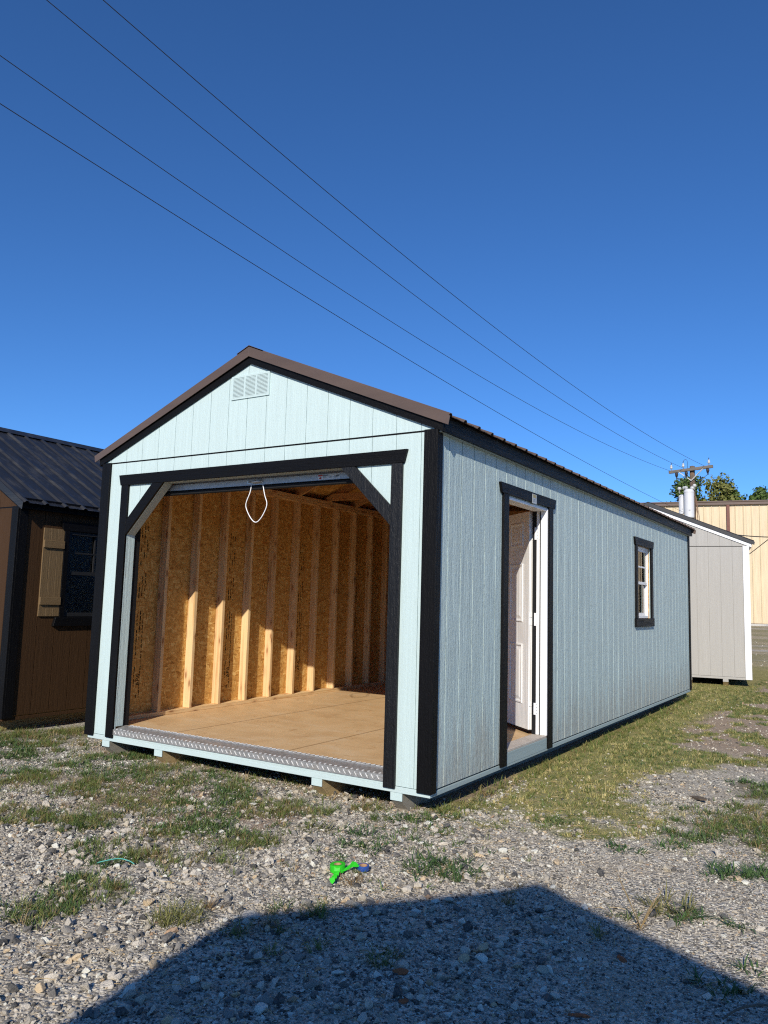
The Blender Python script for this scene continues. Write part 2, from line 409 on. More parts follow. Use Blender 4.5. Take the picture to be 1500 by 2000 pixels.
def shed_shell(root, Wd, L, zb, ze, s, mats, oh=0.038, eave=0.1, rake=(0.055, 0.135), front_regions=None, side_regions=None,
               fe=None, se=None, sgap=0.0048, corner=(0.09, 0.055), zc=0.148, skids=(), deck=True, seam=True, left=True):
    """siding, trim, roof, rim and skids shared by the timber sheds; local origin at the right front corner on the ground"""
    xm = -Wd / 2; zp = ze + s * Wd / 2
    fe = fe or [-Wd + 0.2032 * i for i in range(int(Wd / 0.2032) + 1)]
    if fe[0] > -Wd + 1e-6: fe = [-Wd] + fe
    if fe[-1] < -1e-6: fe = fe + [0.0]
    se = se or [0.0] + [0.187 + 0.2024 * i for i in range(200) if 0.187 + 0.2024 * i < L - 0.03] + [L]
    zl = ze - 0.004
    fr = front_regions or [[(-Wd, zb), (0, zb), (0, zl - 0.008), (-Wd, zl - 0.008)]]
    sr = side_regions or [[(0, zb), (L, zb), (L, ze - 0.012), (0, ze - 0.012)]]
    # gable ends
    boards(root, mats['front'], fn_front, fe, fr)
    backing(root, mats['front'], fn_front, fr)
    gl = [(-Wd, zl + 0.004), (xm, zl + 0.004), (xm, zp + 0.03), (-Wd, ze + 0.03)]; gr = [(xm, zl + 0.004), (0, zl + 0.004), (0, ze + 0.03), (xm, zp + 0.03)]
    boards(root, mats['front'], fn_front, fe, [gl, gr], name='gable_board', outer=0.004)
    backing(root, mats['front'], fn_front, [gl, gr], name='gable_backing')
    full = [(-Wd, zb), (0, zb), (0, ze), (xm, zp), (-Wd, ze)]
    backing(root, mats['front'], fn_back(L), [full], name='rear_siding', d0=0.0, d1=-0.011)
    boards(root, mats['side'], fn_right, se, sr, gap=sgap)
    backing(root, mats.get('backing', mats['side']), fn_right, sr)
    if left: backing(root, mats['side'], fn_left(Wd), [[(0, zb), (L, zb), (L, ze - 0.012), (0, ze - 0.012)]], name='left_siding', d0=0.0, d1=-0.011)
    MB().box(-Wd, -0.0, -0.0012, 0.009, zl - 0.0075, zl + 0.0035).build('dark_seam_strip', m_black, root)  # black strip filling the seam, the gap's shade put in as colour
    # corner trim: two boards per corner
    cw, cs = corner
    tm = mats['trim']
    for xa, xb, side in ((-cw, 0.019, 1), (-Wd - 0.019, -Wd + cw, -1)):
        MB().box(xa, xb, -0.022, -0.0005, zc, ze).build('corner_trim', tm, root, 0.0018)
        xs = (0.0005, 0.019) if side > 0 else (-Wd - 0.019, -Wd - 0.0005)
        MB().box(*xs, 0.0005, cs, zc, ze - 0.0225).build('corner_trim', tm, root, 0.0018)
        MB().box(xa, xb, L + 0.0005, L + 0.022, zc, ze).build('corner_trim', tm, root, 0.0018)
        MB().box(*xs, L - cs, L - 0.0005, zc, ze - 0.0225).build('corner_trim', tm, root, 0.0018)
    # rim boards
    rb = mats.get('rim', mats['front'])
    MB().box(-Wd + 0.01, 0.004, -0.004, 0.034, 0.122, zb - 0.004).build('rim_board', rb, root, 0.002)
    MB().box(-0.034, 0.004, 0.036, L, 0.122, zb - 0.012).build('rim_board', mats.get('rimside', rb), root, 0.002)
    MB().box(-Wd, -Wd + 0.034, 0.036, L, 0.122, zb - 0.004).build('rim_board', rb, root)
    # roof
    zrf = lambda x: ze + s * (Wd / 2 - abs(x - xm))
    r1 = rake[1] - 0.012
    roof_side(root, mats['roof'], xm, zp + r1, eave, zrf(eave) + r1, -oh, L + oh)
    roof_side(root, mats['roof'], xm, zp + r1, -Wd - eave, zrf(eave) + r1, -oh, L + oh)
    # ridge cap
    mb = MB(); w = 0.13
    P = []
    for y in (-oh - 0.006, L + oh + 0.006):
        P += [(xm - w, y, zp + r1 - w * s + 0.0215), (xm, y, zp + r1 + 0.024), (xm + w, y, zp + r1 - w * s + 0.0215),
              (xm - w, y, zp + r1 - w * s + 0.0195), (xm, y, zp + r1 + 0.020), (xm + w, y, zp + r1 - w * s + 0.0195)]
    mb.add(P, [(0, 1, 7, 6), (1, 2, 8, 7), (3, 9, 10, 4), (4, 10, 11, 5), (0, 6, 9, 3), (2, 5, 11, 8), (0, 3, 4, 1), (1, 4, 5, 2), (6, 7, 10, 9), (7, 8, 11, 10)])
    mb.build('ridge_cap', mats['roof'], root)
    # rakes: metal edge and painted board under it
    for sgn in (-1, 1):
        xe = 0.105 if sgn > 0 else -Wd - 0.105
        for yy in (0, 1):
            ya = (-oh - 0.004, -oh + 0.004) if not yy else (L + oh - 0.004, L + oh + 0.004)
            f = lambda u, v, d, q=ya: (u, q[0] + d, v)
            dz = 0.0
            MB().prism([(xm, zp + rake[0]), (xe, zrf(xe) + rake[0]), (xe + 0.012 * sgn, zrf(xe) + rake[1] - 0.018), (xm, zp + rake[1])], f, 0, 0.006).build('rake_edge', mats['rake'], root, 0.001)
            yb = (-0.024, -0.0055) if not yy else (L + 0.0055, L + 0.024)
            f2 = lambda u, v, d, q=yb: (u, q[0] + d * (q[1] - q[0]), v)
            xe2 = 0.058 if sgn > 0 else -Wd - 0.058
            MB().prism([(xm, zp), (xe2, zrf(xe2)), (xe2, zrf(xe2) + 0.085), (xm, zp + 0.085)], f2, 0, 1).build('rake_board', mats['rakeboard'], root)
        # eave fascia and soffit
        xf = (0.038, 0.060) if sgn > 0 else (-Wd - 0.060, -Wd - 0.038)
        MB().box(*xf, -0.0045, L + 0.03, ze - 0.022, ze + 0.088).build('eave_fascia', mats['fascia'], root, 0.0015)
        xs = (0.0005, 0.0375) if sgn > 0 else (-Wd - 0.0375, -Wd - 0.0005)
        MB().box(*xs, -0.004, L + 0.02, ze - 0.0215, ze - 0.0135).build('soffit', mats.get('soffit', mats['fascia']), root)
        if deck:
            f = lambda u, v, d: (u, d, v)
            xd = 0.025 if sgn > 0 else -Wd - 0.025
            y = 0.0
            while y < L - 0.01:
                y2 = min(L, y + 1.2192)
                MB().prism([(xm, zp + r1 - 0.024), (xd, zrf(xd) + r1 - 0.024), (xd, zrf(xd) + r1 - 0.012), (xm, zp + r1 - 0.012)], f, y, y2 - 0.003).build('roof_deck_panel', m_osb, root)
                y = y2
    # skids
    for (xc, mt) in skids:
        MB().prism([(0.0, 0.072), (0.0, 0.1215), (L, 0.1215), (L, 0.02), (L - 0.1, -0.03), (0.10, -0.03), (0.085, 0.0)], lambda u, v, d, x=xc: (x + d, u, v), -0.045, 0.045).build('skid', mt, root, 0.002)
        MB().box(xc - 0.046, xc + 0.046, -0.0035, 0.004, 0.070, 0.1212).build('skid_end', mats['front'], root, 0.001)
# ------------------------------------------------------------------ terrain
def hgt(x, y):
    x = np.asarray(x, float); y = np.asarray(y, float)
    d = np.hypot(x - CAM[0], y - CAM[1])
    h = 0.00105 * np.clip(d - 10, 0, 25.7) ** 2
    near = np.clip((14 - d) / 6, 0, 1)
    h = h + near * (0.010 * np.sin(2.1 * x + 0.7 * y) * np.sin(1.3 * y - 0.4 * x + 1) + 0.005 * np.sin(5.3 * x + 1.2) * np.sin(4.7 * y + 0.5)) - 0.004
    return h
def hz(x, y): return float(hgt(x, y))

TURF = np.array([(-0.04, 0.16), (0.18, 0.22), (0.47, 0.26), (0.79, 0.32), (0.97, 0.5), (1.26, 0.45), (1.42, 0.67), (1.38, 1.0), (1.18, 1.21), (0.86, 1.41), (0.71, 1.7), (0.96, 2.12), (0.98, 2.74), (1.31, 3.2), (1.75, 3.6), (2.2, 4.6), (1.7, 8.0), (0.9, 13.5), (-0.4, 13.5), (-0.4, 9.0), (-0.25, 2.99)])
MATS = [(-4.23, -0.25, 0.13, 0.26), (-3.8, -0.38, 0.2, 0.33), (-4.01, -0.02, 0.16, 0.21), (-3.7, -0.09, 0.08, 0.12), (-3.13, -0.76, 0.13, 0.17), (-2.9, -1.1, 0.09, 0.13), (-2.86, -0.83, 0.24, 0.14), (-3.09, -0.37, 0.14, 0.21), (-3.07, 0.02, 0.22, 0.18), (-2.43, -0.72, 0.19, 0.23), (-2.23, -0.91, 0.2, 0.21), (-2.18, -0.68, 0.17, 0.16), (-1.92, -0.63, 0.2, 0.21), (-2.43, -0.16, 0.18, 0.15), (-2.14, -1.56, 0.11, 0.28), (-1.95, -1.48, 0.13, 0.27), (-1.67, -1.42, 0.13, 0.29), (-1.66, -1.19, 0.18, 0.18), (-1.25, -0.82, 0.11, 0.22), (-1.03, -1.21, 0.2, 0.21), (-1.2, -1.7, 0.13, 0.18), (-0.95, -1.74, 0.09, 0.13), (-0.85, -1.57, 0.14, 0.16), (-0.63, -1.6, 0.11, 0.16), (-0.84, -2.06, 0.09, 0.11), (-0.68, -2.3, 0.19, 0.2), (-0.61, -2.06, 0.1, 0.19), (-0.88, -0.41, 0.26, 0.32), (-1.01, -1.0, 0.16, 0.33), (-0.61, -1.14, 0.19, 0.24), (-0.55, -1.38, 0.09, 0.15), (-1.46, -0.31, 0.24, 0.22), (-0.44, -0.02, 0.11, 0.1), (1.76, 1.25, 0.34, 0.6), (1.68, 2.3, 0.2, 0.3), (1.95, 0.9, 0.2, 0.3), (2.1, 1.7, 0.25, 0.5), (-5.06, 0.0, 0.36, 0.2), (-4.5, 0.1, 0.22, 0.25), (-4.3, 0.5, 0.35, 0.3), (-1.94, -0.34, 0.17, 0.16), (-2.1, -0.02, 0.17, 0.1), (-5.4, -0.6, 0.4, 0.3), (-1.5, -0.75, 0.2, 0.14), (1.45, 0.62, 0.14, 0.12), (0.1, 0.05, 0.14, 0.12), (-5.9, -1.2, 0.5, 0.4), (2.5, 0.7, 0.3, 0.4), (2.6, -0.3, 0.25, 0.25), (0.22, -0.25, 0.07, 0.06), (-0.1, -0.1, 0.08, 0.06)]
def vnoise(x, y, s, seed=0):
    """smooth value noise in 0..1"""
    x = np.asarray(x) * s; y = np.asarray(y) * s
    xi = np.floor(x).astype(int); yi = np.floor(y).astype(int); fx = x - xi; fy = y - yi
    fx = fx * fx * (3 - 2 * fx); fy = fy * fy * (3 - 2 * fy)
    def hsh(a, b):
        n = (a * 374761393 + b * 668265263 + seed * 1442695041) & 0x7fffffff
        n = ((n ^ (n >> 13)) * 1274126177) & 0x7fffffff
        return ((n ^ (n >> 16)) & 0xffff) / 65535.0
    return (hsh(xi, yi) * (1 - fx) + hsh(xi + 1, yi) * fx) * (1 - fy) + (hsh(xi, yi + 1) * (1 - fx) + hsh(xi + 1, yi + 1) * fx) * fy
def inside(x, y, P):
    r = np.zeros(x.shape, bool); n = len(P)
    for i in range(n):
        x1, y1 = P[i]; x2, y2 = P[(i + 1) % n]
        c = ((y1 > y) != (y2 > y)); t = (x2 - x1) * (y - y1) / (y2 - y1 + 1e-12) + x1
        r ^= c & (x < t)
    return r
def edge_dist(x, y, P):
    d = np.full(x.shape, 1e9); n = len(P)
    for i in range(n):
        a = np.array(P[i]); b = np.array(P[(i + 1) % n]); ab = b - a; L2 = ab @ ab
        t = np.clip(((x - a[0]) * ab[0] + (y - a[1]) * ab[1]) / L2, 0, 1)
        d = np.minimum(d, np.hypot(x - a[0] - t * ab[0], y - a[1] - t * ab[1]))
    return d
def turf_amount(x, y):
    x = np.asarray(x, float); y = np.asarray(y, float)
    s = np.where(inside(x, y, TURF), 1, -1) * edge_dist(x, y, TURF)
    n = vnoise(x, y, 3.1, 1) * 0.5 + vnoise(x, y, 9, 2) * 0.3 + vnoise(x, y, 23, 3) * 0.2
    k = np.clip((s + (n - 0.5) * 0.95) / 0.34 + 0.5, 0, 1)
    # the yard behind: patches of green on bare tan soil
    back = np.clip((y - 3.0 + 1.5 * (x - 0.6)) / 1.5, 0, 1) * np.clip((x + 0.35) / 0.2, 0, 1)
    pn = vnoise(x * 0.8, y * 0.55, 2.6, 4) * 0.6 + vnoise(x, y * 0.7, 7, 5) * 0.4
    patch = np.clip((pn - 0.47) / 0.07, 0, 1)
    side = np.clip((x - 0.15 - 0.03 * y) / 0.35, 0, 1)
    k = k * (1 - back * side * (1 - patch) * 0.95)
    far = np.clip((y - 11.5) / 1.5, 0, 1) * np.clip((16.5 - y) / 2, 0.12, 1)
    k = np.maximum(k, far * np.clip((vnoise(x * 0.3, y * 0.2, 1.5, 8) - 0.42) / 0.2, 0, 1) * np.clip((24 - y) / 6, 0, 1))
    # under the shed and beyond its far side the grass is left thin
    k = k * np.where((x < -0.12) & (x > -3.3) & (y > 0.25) & (y < 8.4), 0.1, 1)
    return k
def mat_amount(x, y):
    x = np.asarray(x, float); y = np.asarray(y, float); k = np.zeros(x.shape)
    n = vnoise(x, y, 6, 6) * 0.6 + vnoise(x, y, 17, 7) * 0.4
    for cx, cy, rx, ry in MATS:
        # ellipses lie across the line of sight
        dx, dy = x - cx, y - cy
        a = math.atan2(cy - CAM[1], cx - CAM[0]); fr = dx * math.cos(a) + dy * math.sin(a); lt = -dx * math.sin(a) + dy * math.cos(a)
        r = np.hypot(lt / (rx * 1.15), fr / (ry * 0.9))
        k = np.maximum(k, np.clip((1.25 - r + (n - 0.5) * 1.5) / 0.7, 0, 1))
    th = np.clip(1.25 - np.hypot((x + 1.75) / 2.2, (y + 0.65) / 0.85), 0, 1) * np.clip((vnoise(x, y, 3.3, 41) * 0.6 + vnoise(x, y, 10, 42) * 0.4 - 0.34) / 0.3, 0, 1)
    k = np.maximum(k, th * 0.75)
    return k
def soil_amount(x, y):
    x = np.asarray(x, float); y = np.asarray(y, float)
    n = vnoise(x, y, 4, 9) * 0.6 + vnoise(x, y, 11, 10) * 0.4
    k = np.clip((n - 0.45) / 0.15, 0, 1) * np.clip(1 - np.hypot((x + 1.5) / 1.6, (y + 0.75) / 0.7), 0, 1) * 1.6
    b = np.clip((y - 2.5) / 2, 0, 1) * np.clip((x + 0.4) / 0.3, 0, 1)
    k = np.maximum(np.clip(k * 1.2, 0, 1), b * 0.9)
    k = np.maximum(k, np.clip((y + 0.05) / 0.3, 0, 1) * ((x < 0.1) & (x > -3.5)) * 0.8)
    return np.clip(k, 0, 1)

def axis_pts(lo, hi, step, far):
    a = list(np.arange(lo, hi + 1e-6, step)); d = step
    up = []; p = hi
    while p < far: d *= 1.16; p += d; up.append(p)
    dn = []; p = lo; d = step
    while p > -far: d *= 1.16; p -= d; dn.append(p)
    return np.array(dn[::-1] + a + up)
gx = axis_pts(-7.0, 4.0, 0.06, 500.0); gy = axis_pts(-5.2, 13.0, 0.07, 700.0)
GX, GY = np.meshgrid(gx, gy); shp = GX.shape
gv = np.stack([GX.ravel(), GY.ravel(), hgt(GX, GY).ravel()], 1)
idx = np.arange(gv.shape[0]).reshape(shp)
gf = np.stack([idx[:-1, :-1], idx[:-1, 1:], idx[1:, 1:], idx[1:, :-1]], -1).reshape(-1, 4)
me = bpy.data.meshes.new('ground'); me.vertices.add(len(gv)); me.vertices.foreach_set('co', gv.ravel())
me.loops.add(gf.size); me.loops.foreach_set('vertex_index', gf.ravel()); me.polygons.add(len(gf))
me.polygons.foreach_set('loop_start', np.arange(len(gf)) * 4); me.polygons.foreach_set('loop_total', np.full(len(gf), 4))
me.update(calc_edges=True); me.polygons.foreach_set('use_smooth', np.ones(len(gf), bool))
for nm, fn in (('turf', turf_amount), ('weeds', mat_amount), ('soil', soil_amount)):
    at = me.attributes.new(nm, 'FLOAT', 'POINT'); at.data.foreach_set('value', fn(gv[:, 0], gv[:, 1]).astype(np.float32))
def ground_mat():
    M = Mat('gravel_lot', 0.9, 0.15); v = M.obj()
    a = M.n('ShaderNodeTexVoronoi'); M.put(a.inputs['Vector'], v); a.inputs['Scale'].default_value = 60
    b = M.n('ShaderNodeTexVoronoi'); M.put(b.inputs['Vector'], v); b.inputs['Scale'].default_value = 150
    def tone(x):
        s_ = M.n('ShaderNodeSeparateColor'); M.put(s_.inputs[0], x.outputs['Color'])
        return M.ramp(s_.outputs[0], [(0.0, (0.062, 0.061, 0.060)), (0.3, (0.157, 0.141, 0.116)), (0.45, (0.460, 0.418, 0.336)), (0.75, (0.669, 0.612, 0.504)), (1.0, (0.837, 0.775, 0.662))])
    grav = M.mix(0.5, tone(a), tone(b))
    sand = M.noise(v, 2.3, 5, 0.6)
    grav = M.mix(M.mr(sand, 0.42, 0.66, 0.05, 0.6), grav, (0.419, 0.352, 0.261))
    soil = M.ramp(M.noise(v, 30, 5, 0.7), [(0.3, (0.25, 0.165, 0.105)), (0.7, (0.45, 0.345, 0.25))])
    specks = M.mr(M.voro(v, 45), 0.10, 0.16, 0.9, 0)
    soil = M.mix(specks, soil, (0.42, 0.39, 0.34))
    c = M.mix(M.mr(M.attr('soil'), 0.1, 0.8, 0, 0.9), grav, soil)
    tn = M.noise(M.mapping((9, 9, 9)), 1, 6, 0.75)
    tf = M.noise(M.mapping((120, 120, 120)), 1, 3, 0.7)
    tc = M.ramp(M.math('ADD', M.math('MULTIPLY', tn, 0.6), M.math('MULTIPLY', tf, 0.4)), [(0.3, (0.125, 0.142, 0.041)), (0.45, (0.227, 0.220, 0.070)), (0.58, (0.352, 0.299, 0.113)), (0.72, (0.500, 0.406, 0.183))])
    c = M.mix(M.mr(M.attr('turf'), 0.15, 0.75, 0, 0.9), c, tc)
    c = M.mix(M.mr(M.attr('weeds'), 0.2, 1, 0, 0.7), c, (0.13, 0.105, 0.055))
    # past the sheds: dry grass and gravel in bands
    y = M.sep(v)[1]
    dn = M.noise(M.mapping((0.16, 0.7, 1)), 1, 6, 0.7)
    dry = M.ramp(dn, [(0.35, (0.50, 0.46, 0.39)), (0.46, (0.44, 0.36, 0.23)), (0.55, (0.28, 0.25, 0.12)), (0.64, (0.48, 0.42, 0.33))])
    dry = M.mix(M.mr(M.noise(v, 14, 4, 0.7), 0.3, 0.7, 0, 0.35), dry, (0.24, 0.20, 0.12))
    c = M.mix(M.mr(y, 12.5, 15.5), c, M.mix(M.math('MULTIPLY', M.attr('turf'), 0.7), dry, tc))
    M.color(c)
    hb = M.math('ADD', M.math('MULTIPLY', a.outputs['Distance'], -1.0), M.math('MULTIPLY', M.noise(v, 60, 5, 0.7), 0.6))
    M.bump(hb, 0.55, 0.02); return M.m
me.materials.append(ground_mat())
go = bpy.data.objects.new('ground', me); COL.objects.link(go); go['kind'] = 'structure'

# ------------------------------------------------------------------ the mint shed
MW, ML, ZB, ZE, SL = 3.455, 8.47, 0.166, 2.575, 0.4065
FE = [-MW, -3.3734] + [-3.1702 + 0.2032 * i for i in range(16)] + [0.0]
OL, OR_, OT = -3.105, -0.350, 2.357
shed = thing('storage_shed', 'mint green timber shed with black trim, brown metal roof and open roll-up door', 'shed', (0, 0, 0))
DY0, DY1, DZ0, DZ1 = 1.212, 2.130, 0.238, 2.268
WY0, WY1, WZ0, WZ1 = 5.268, 5.945, 1.262, 2.178
fr = [[(-MW, ZB), (OL, ZB), (OL, 2.563), (-MW, 2.563)], [(OR_, ZB), (0, ZB), (0, 2.563), (OR_, 2.563)], [(OL, OT), (OR_, OT), (OR_, 2.563), (OL, 2.563)],
      [(OL, 1.912), (-2.664, OT), (OL, OT)], [(OR_, 1.922), (OR_, OT), (-0.786, OT)]]
zt = ZE - 0.014
sr = [[(0.0125, ZB), (DY0, ZB), (DY0, zt), (0.0125, zt)], [(DY0, DZ1), (DY1, DZ1), (DY1, zt), (DY0, zt)], [(DY1, ZB), (WY0, ZB), (WY0, zt), (DY1, zt)],
      [(WY0, ZB), (WY1, ZB), (WY1, WZ0), (WY0, WZ0)], [(WY0, WZ1), (WY1, WZ1), (WY1, zt), (WY0, zt)], [(WY1, ZB), (ML - 0.0125, ZB), (ML - 0.0125, zt), (WY1, zt)]]
shed_shell(shed, MW, ML, ZB, ZE, SL,
           dict(front=m_mint, side=m_mint_side, trim=m_black, roof=m_brownroof, rake=m_brownroof, rakeboard=m_black_x, fascia=m_black_y, soffit=m_soffit_shade, rim=m_mint_rim, rimside=m_mint_shade),
           front_regions=fr, side_regions=sr, fe=FE, se=[0.0] + [0.1868 + 0.2024 * i for i in range(41)] + [ML],
           skids=[(-0.253, m_skid_grey), (-0.9155, m_skid), (-2.545, m_skid), (-3.20, m_skid_grey)])
MB().box(OL, OR_, -0.004, 0.030, 0.1625, 0.1805).build('rim_board', m_mint_rim, shed)
# gable vent with louvres
VX0, VX1, VZ0, VZ1 = -1.921, -1.517, 2.994, 3.190
vent = MB()
for b in ((VX0, VX1, VZ0, VZ0 + 0.016), (VX0, VX1, VZ1 - 0.016, VZ1), (VX0, VX0 + 0.018, VZ0 + 0.016, VZ1 - 0.016), (VX1 - 0.018, VX1, VZ0 + 0.016, VZ1 - 0.016),
          (VX0 + 0.133, VX0 + 0.149, VZ0 + 0.016, VZ1 - 0.016), (VX0 + 0.256, VX0 + 0.272, VZ0 + 0.016, VZ1 - 0.016)): vent.box(b[0], b[1], -0.0135, -0.0042, b[2], b[3])
vent = vent.build('gable_vent', m_mint, shed)
MB().box(VX0 + 0.01, VX1 - 0.01, -0.0052, -0.0042, VZ0 + 0.01, VZ1 - 0.01).build('vent_backing', m_rubber, vent)  # dark sheet behind the louvre slats
sl0 = None
for cx in (VX0 + 0.0755, VX0 + 0.2025, VX0 + 0.329):
    for i in range(15):
        if sl0 is None: sl = sl0 = MB().prism([(0.0, 0.002), (-0.0085, 0.0), (-0.0085, 0.0078), (0.0, 0.0097)], lambda u, v, d: (d, u, v), -0.0565, 0.0565).build('louvre_slat', m_mint, vent)
        else: sl = sl0.copy(); COL.objects.link(sl)
        sl.location = (cx, -0.0045, VZ0 + 0.0175 + i * 0.01085)
# door surround
MB().box(OR_, -0.260, -0.0225, -0.0005, 0.148, OT - 0.0005).build('door_trim', m_black_worn, shed, 0.0018)
MB().box(-3.195, OL, -0.0225, -0.0005, 0.154, OT - 0.0005).build('door_trim', m_black, shed, 0.0018)
MB().prism([(-3.208, OT), (-0.247, OT), (-0.222, 2.452), (-3.234, 2.450)], fn_front, 0.0235, 0.0005).build('door_header_trim', m_black_x, shed, 0.0018)
MB().prism([(OL + 0.0005, 1.908), (-2.659, OT - 0.0005), (-2.798, OT - 0.0005), (OL + 0.0005, 2.046)], fn_front, 0.0215, 0.0005).build('corner_brace', m_black_x, shed, 0.0018)
MB().prism([(OR_ - 0.0005, 1.920), (OR_ - 0.0005, 2.058), (-0.661, OT - 0.0005), (-0.789, OT - 0.0005)], fn_front, 0.0215, 0.0005).build('corner_brace', m_black_worn, shed, 0.0018)
# painted returns inside the opening
MB().box(OL - 0.011, OL - 0.0005, 0.013, 0.090, 0.248, 1.935).build('opening_return', m_mint, shed)
MB().box(OR_ + 0.0005, OR_ + 0.011, 0.013, 0.090, 0.248, 1.945).build('opening_return', m_mint, shed)
for a, b in (((OL, 1.912), (-2.664, OT)), ((OR_, 1.922), (-0.786, OT))):
    q = 1 if a[0] < b[0] else -1
    MB().prism([a, b, (b[0] - 0.008 * q, b[1] + 0.008), (a[0] - 0.008 * q, a[1] + 0.008)], lambda u, v, d: (u, d, v), 0.0135, 0.090).build('opening_return', m_soffit_shade, shed)
MB().box(-2.66, -0.79, 0.0135, 0.090, OT + 0.0005, OT + 0.012).build('opening_return', m_soffit_shade, shed)
# threshold of tread plate
th = MB().prism([(-0.0125, 0.181), (-0.0125, 0.2265), (0.122, 0.2475), (0.122, 0.243), (-0.008, 0.2225), (-0.008, 0.181)], lambda u, v, d: (d, u, v), OL - 0.0, OR_ + 0.0).build('threshold_plate', m_alu, shed)
tr = MB(); x = OL + 0.02
while x < OR_ - 0.03:
    for (dx, z0, z1) in ((0.0, 0.186, 0.221),):
        tr.prism([(x, z1 - 0.004), (x + 0.004, z1 - 0.006), (x + 0.018, z0 + 0.009), (x + 0.021, z0 + 0.005), (x + 0.015, z0 + 0.009), (x + 0.002, z1 - 0.010)], fn_front, 0.0125, 0.0155)
    f = lambda u, v, d: (u, -0.008 + v, 0.2278 + v * 0.1563 + d)
    tr.prism([(x + 0.01, 0.004), (x + 0.018, 0.004), (x + 0.024, 0.016), (x + 0.016, 0.016)], f, 0.0, 0.003)
    x += 0.0462
tr.build('tread_bars', m_alu_glint, th, kind='stuff')
tl = MB().prism([(0.098, 0.2445), (0.098, 0.2505), (0.126, 0.2520), (0.126, 0.2465)], lambda u, v, d: (d, u, v), OL + 0.06, OR_).build('threshold_lip', m_alu, shed)
tr = MB(); x = OL + 0.08
while x < OR_ - 0.03:
    tr.prism([(x, 0.100), (x + 0.007, 0.100), (x + 0.020, 0.124), (x + 0.013, 0.124)], lambda u, v, d: (u, v, 0.2507 + (v - 0.098) * 0.05 + d), 0, 0.003)
    x += 0.041
tr.build('tread_bars', m_alu_glint, tl, kind='stuff')

# floor
FZ = 0.240
for xa, xb in ((-MW + 0.013, -2.5485), (-2.5375, -1.3285), (-1.3175, -0.0135)):
    for ya, yb in ((0.126, 4.88), (4.885, ML - 0.013)):
        MB().box(xa, xb, ya, yb, FZ - 0.018, FZ).build('floor_panel', m_floor, shed, 0.0012)
MB().box(-MW + 0.036, -0.036, 0.04, ML - 0.04, 0.1225, 0.2205).build('floor_frame', m_brownroof, shed)

# inside of the walls
XL = -MW + 0.0125
ys = [0.013, 0.2947] + [0.2947 + 1.2192 * i for i in range(1, 7)] + [ML - 0.0125]
for i in range(len(ys) - 1):
    p = MB().box(XL, XL + 0.012, ys[i] + 0.001, ys[i + 1] - 0.001, FZ + 0.0005, ZE - 0.012).build('strand_board_panel', m_osb, shed)
    if i >= 1:
        # mill stamp printed up the sheet
        pm = MB(); y0 = ys[i] + 0.155; r2 = random.Random(5)
        for col in range(3):
            z = 0.42
            while z < 2.05:
                l = r2.uniform(0.012, 0.05)
                if r2.random() < 0.72 and not (col == 1 and 0.50 < z < 0.74) and not (1.22 < z < 1.34) and not (1.60 < z < 1.66):
                    w = r2.choice((0.006, 0.008, 0.011))
                    yy = y0 + col * 0.034
                    pm.add([(XL + 0.0126, yy, z), (XL + 0.0126, yy + w, z), (XL + 0.0126, yy + w, z + l), (XL + 0.0126, yy, z + l)], [(0, 1, 2, 3)])
                z += l + r2.uniform(0.004, 0.014)
        pm.build('stamp_print', m_ink, p, raw=True, kind='stuff')
        for txt, zz, sz, off in (('APA', 0.53, 0.062, 0.072), ):
            cu = bpy.data.curves.new('stamp_lettering', 'FONT'); cu.body = txt; cu.size = sz; cu.materials.append(m_ink)
            tmp = bpy.data.objects.new('stamp_lettering', cu); COL.objects.link(tmp)
            tm_ = bpy.data.meshes.new_from_object(tmp.evaluated_get(bpy.context.evaluated_depsgraph_get())); bpy.data.objects.remove(tmp)
            to = bpy.data.objects.new('stamp_lettering', tm_); COL.objects.link(to); to.parent = p; to['kind'] = 'stuff'
            to.matrix_world = Matrix(((0, 0, 1, XL + 0.0128), (0, -1, 0, y0 + off), (1, 0, 0, zz), (0, 0, 0, 1)))
XS0, XS1 = XL + 0.0125, XL + 0.1065          # studs from the board inwards
y = 0.685 - 0.4064; k = 0
MB().box(XS0, XS1, 0.093, 0.131, FZ + 0.0385, 2.5525).build('wall_stud', m_stud, shed, 0.0025)
while y < ML - 0.15:
    j = random.uniform(-0.004, 0.004)
    MB().box(XS0, XS1 + random.uniform(-0.004, 0.003), y + j, y + j + 0.038, FZ + 0.0385, 2.5525).build('wall_stud', m_stud, shed, 0.0025); y += 0.4064
MB().box(XS0, XS1, 0.093, ML - 0.05, FZ + 0.0005, FZ + 0.038).build('bottom_plate', m_plate, shed, 0.0025)
for z in (2.553, 2.5925): MB().box(XS0, XS1 - 0.002, 0.093, ML - 0.05, z, z + 0.038).build('top_plate', m_plate, shed, 0.0025)
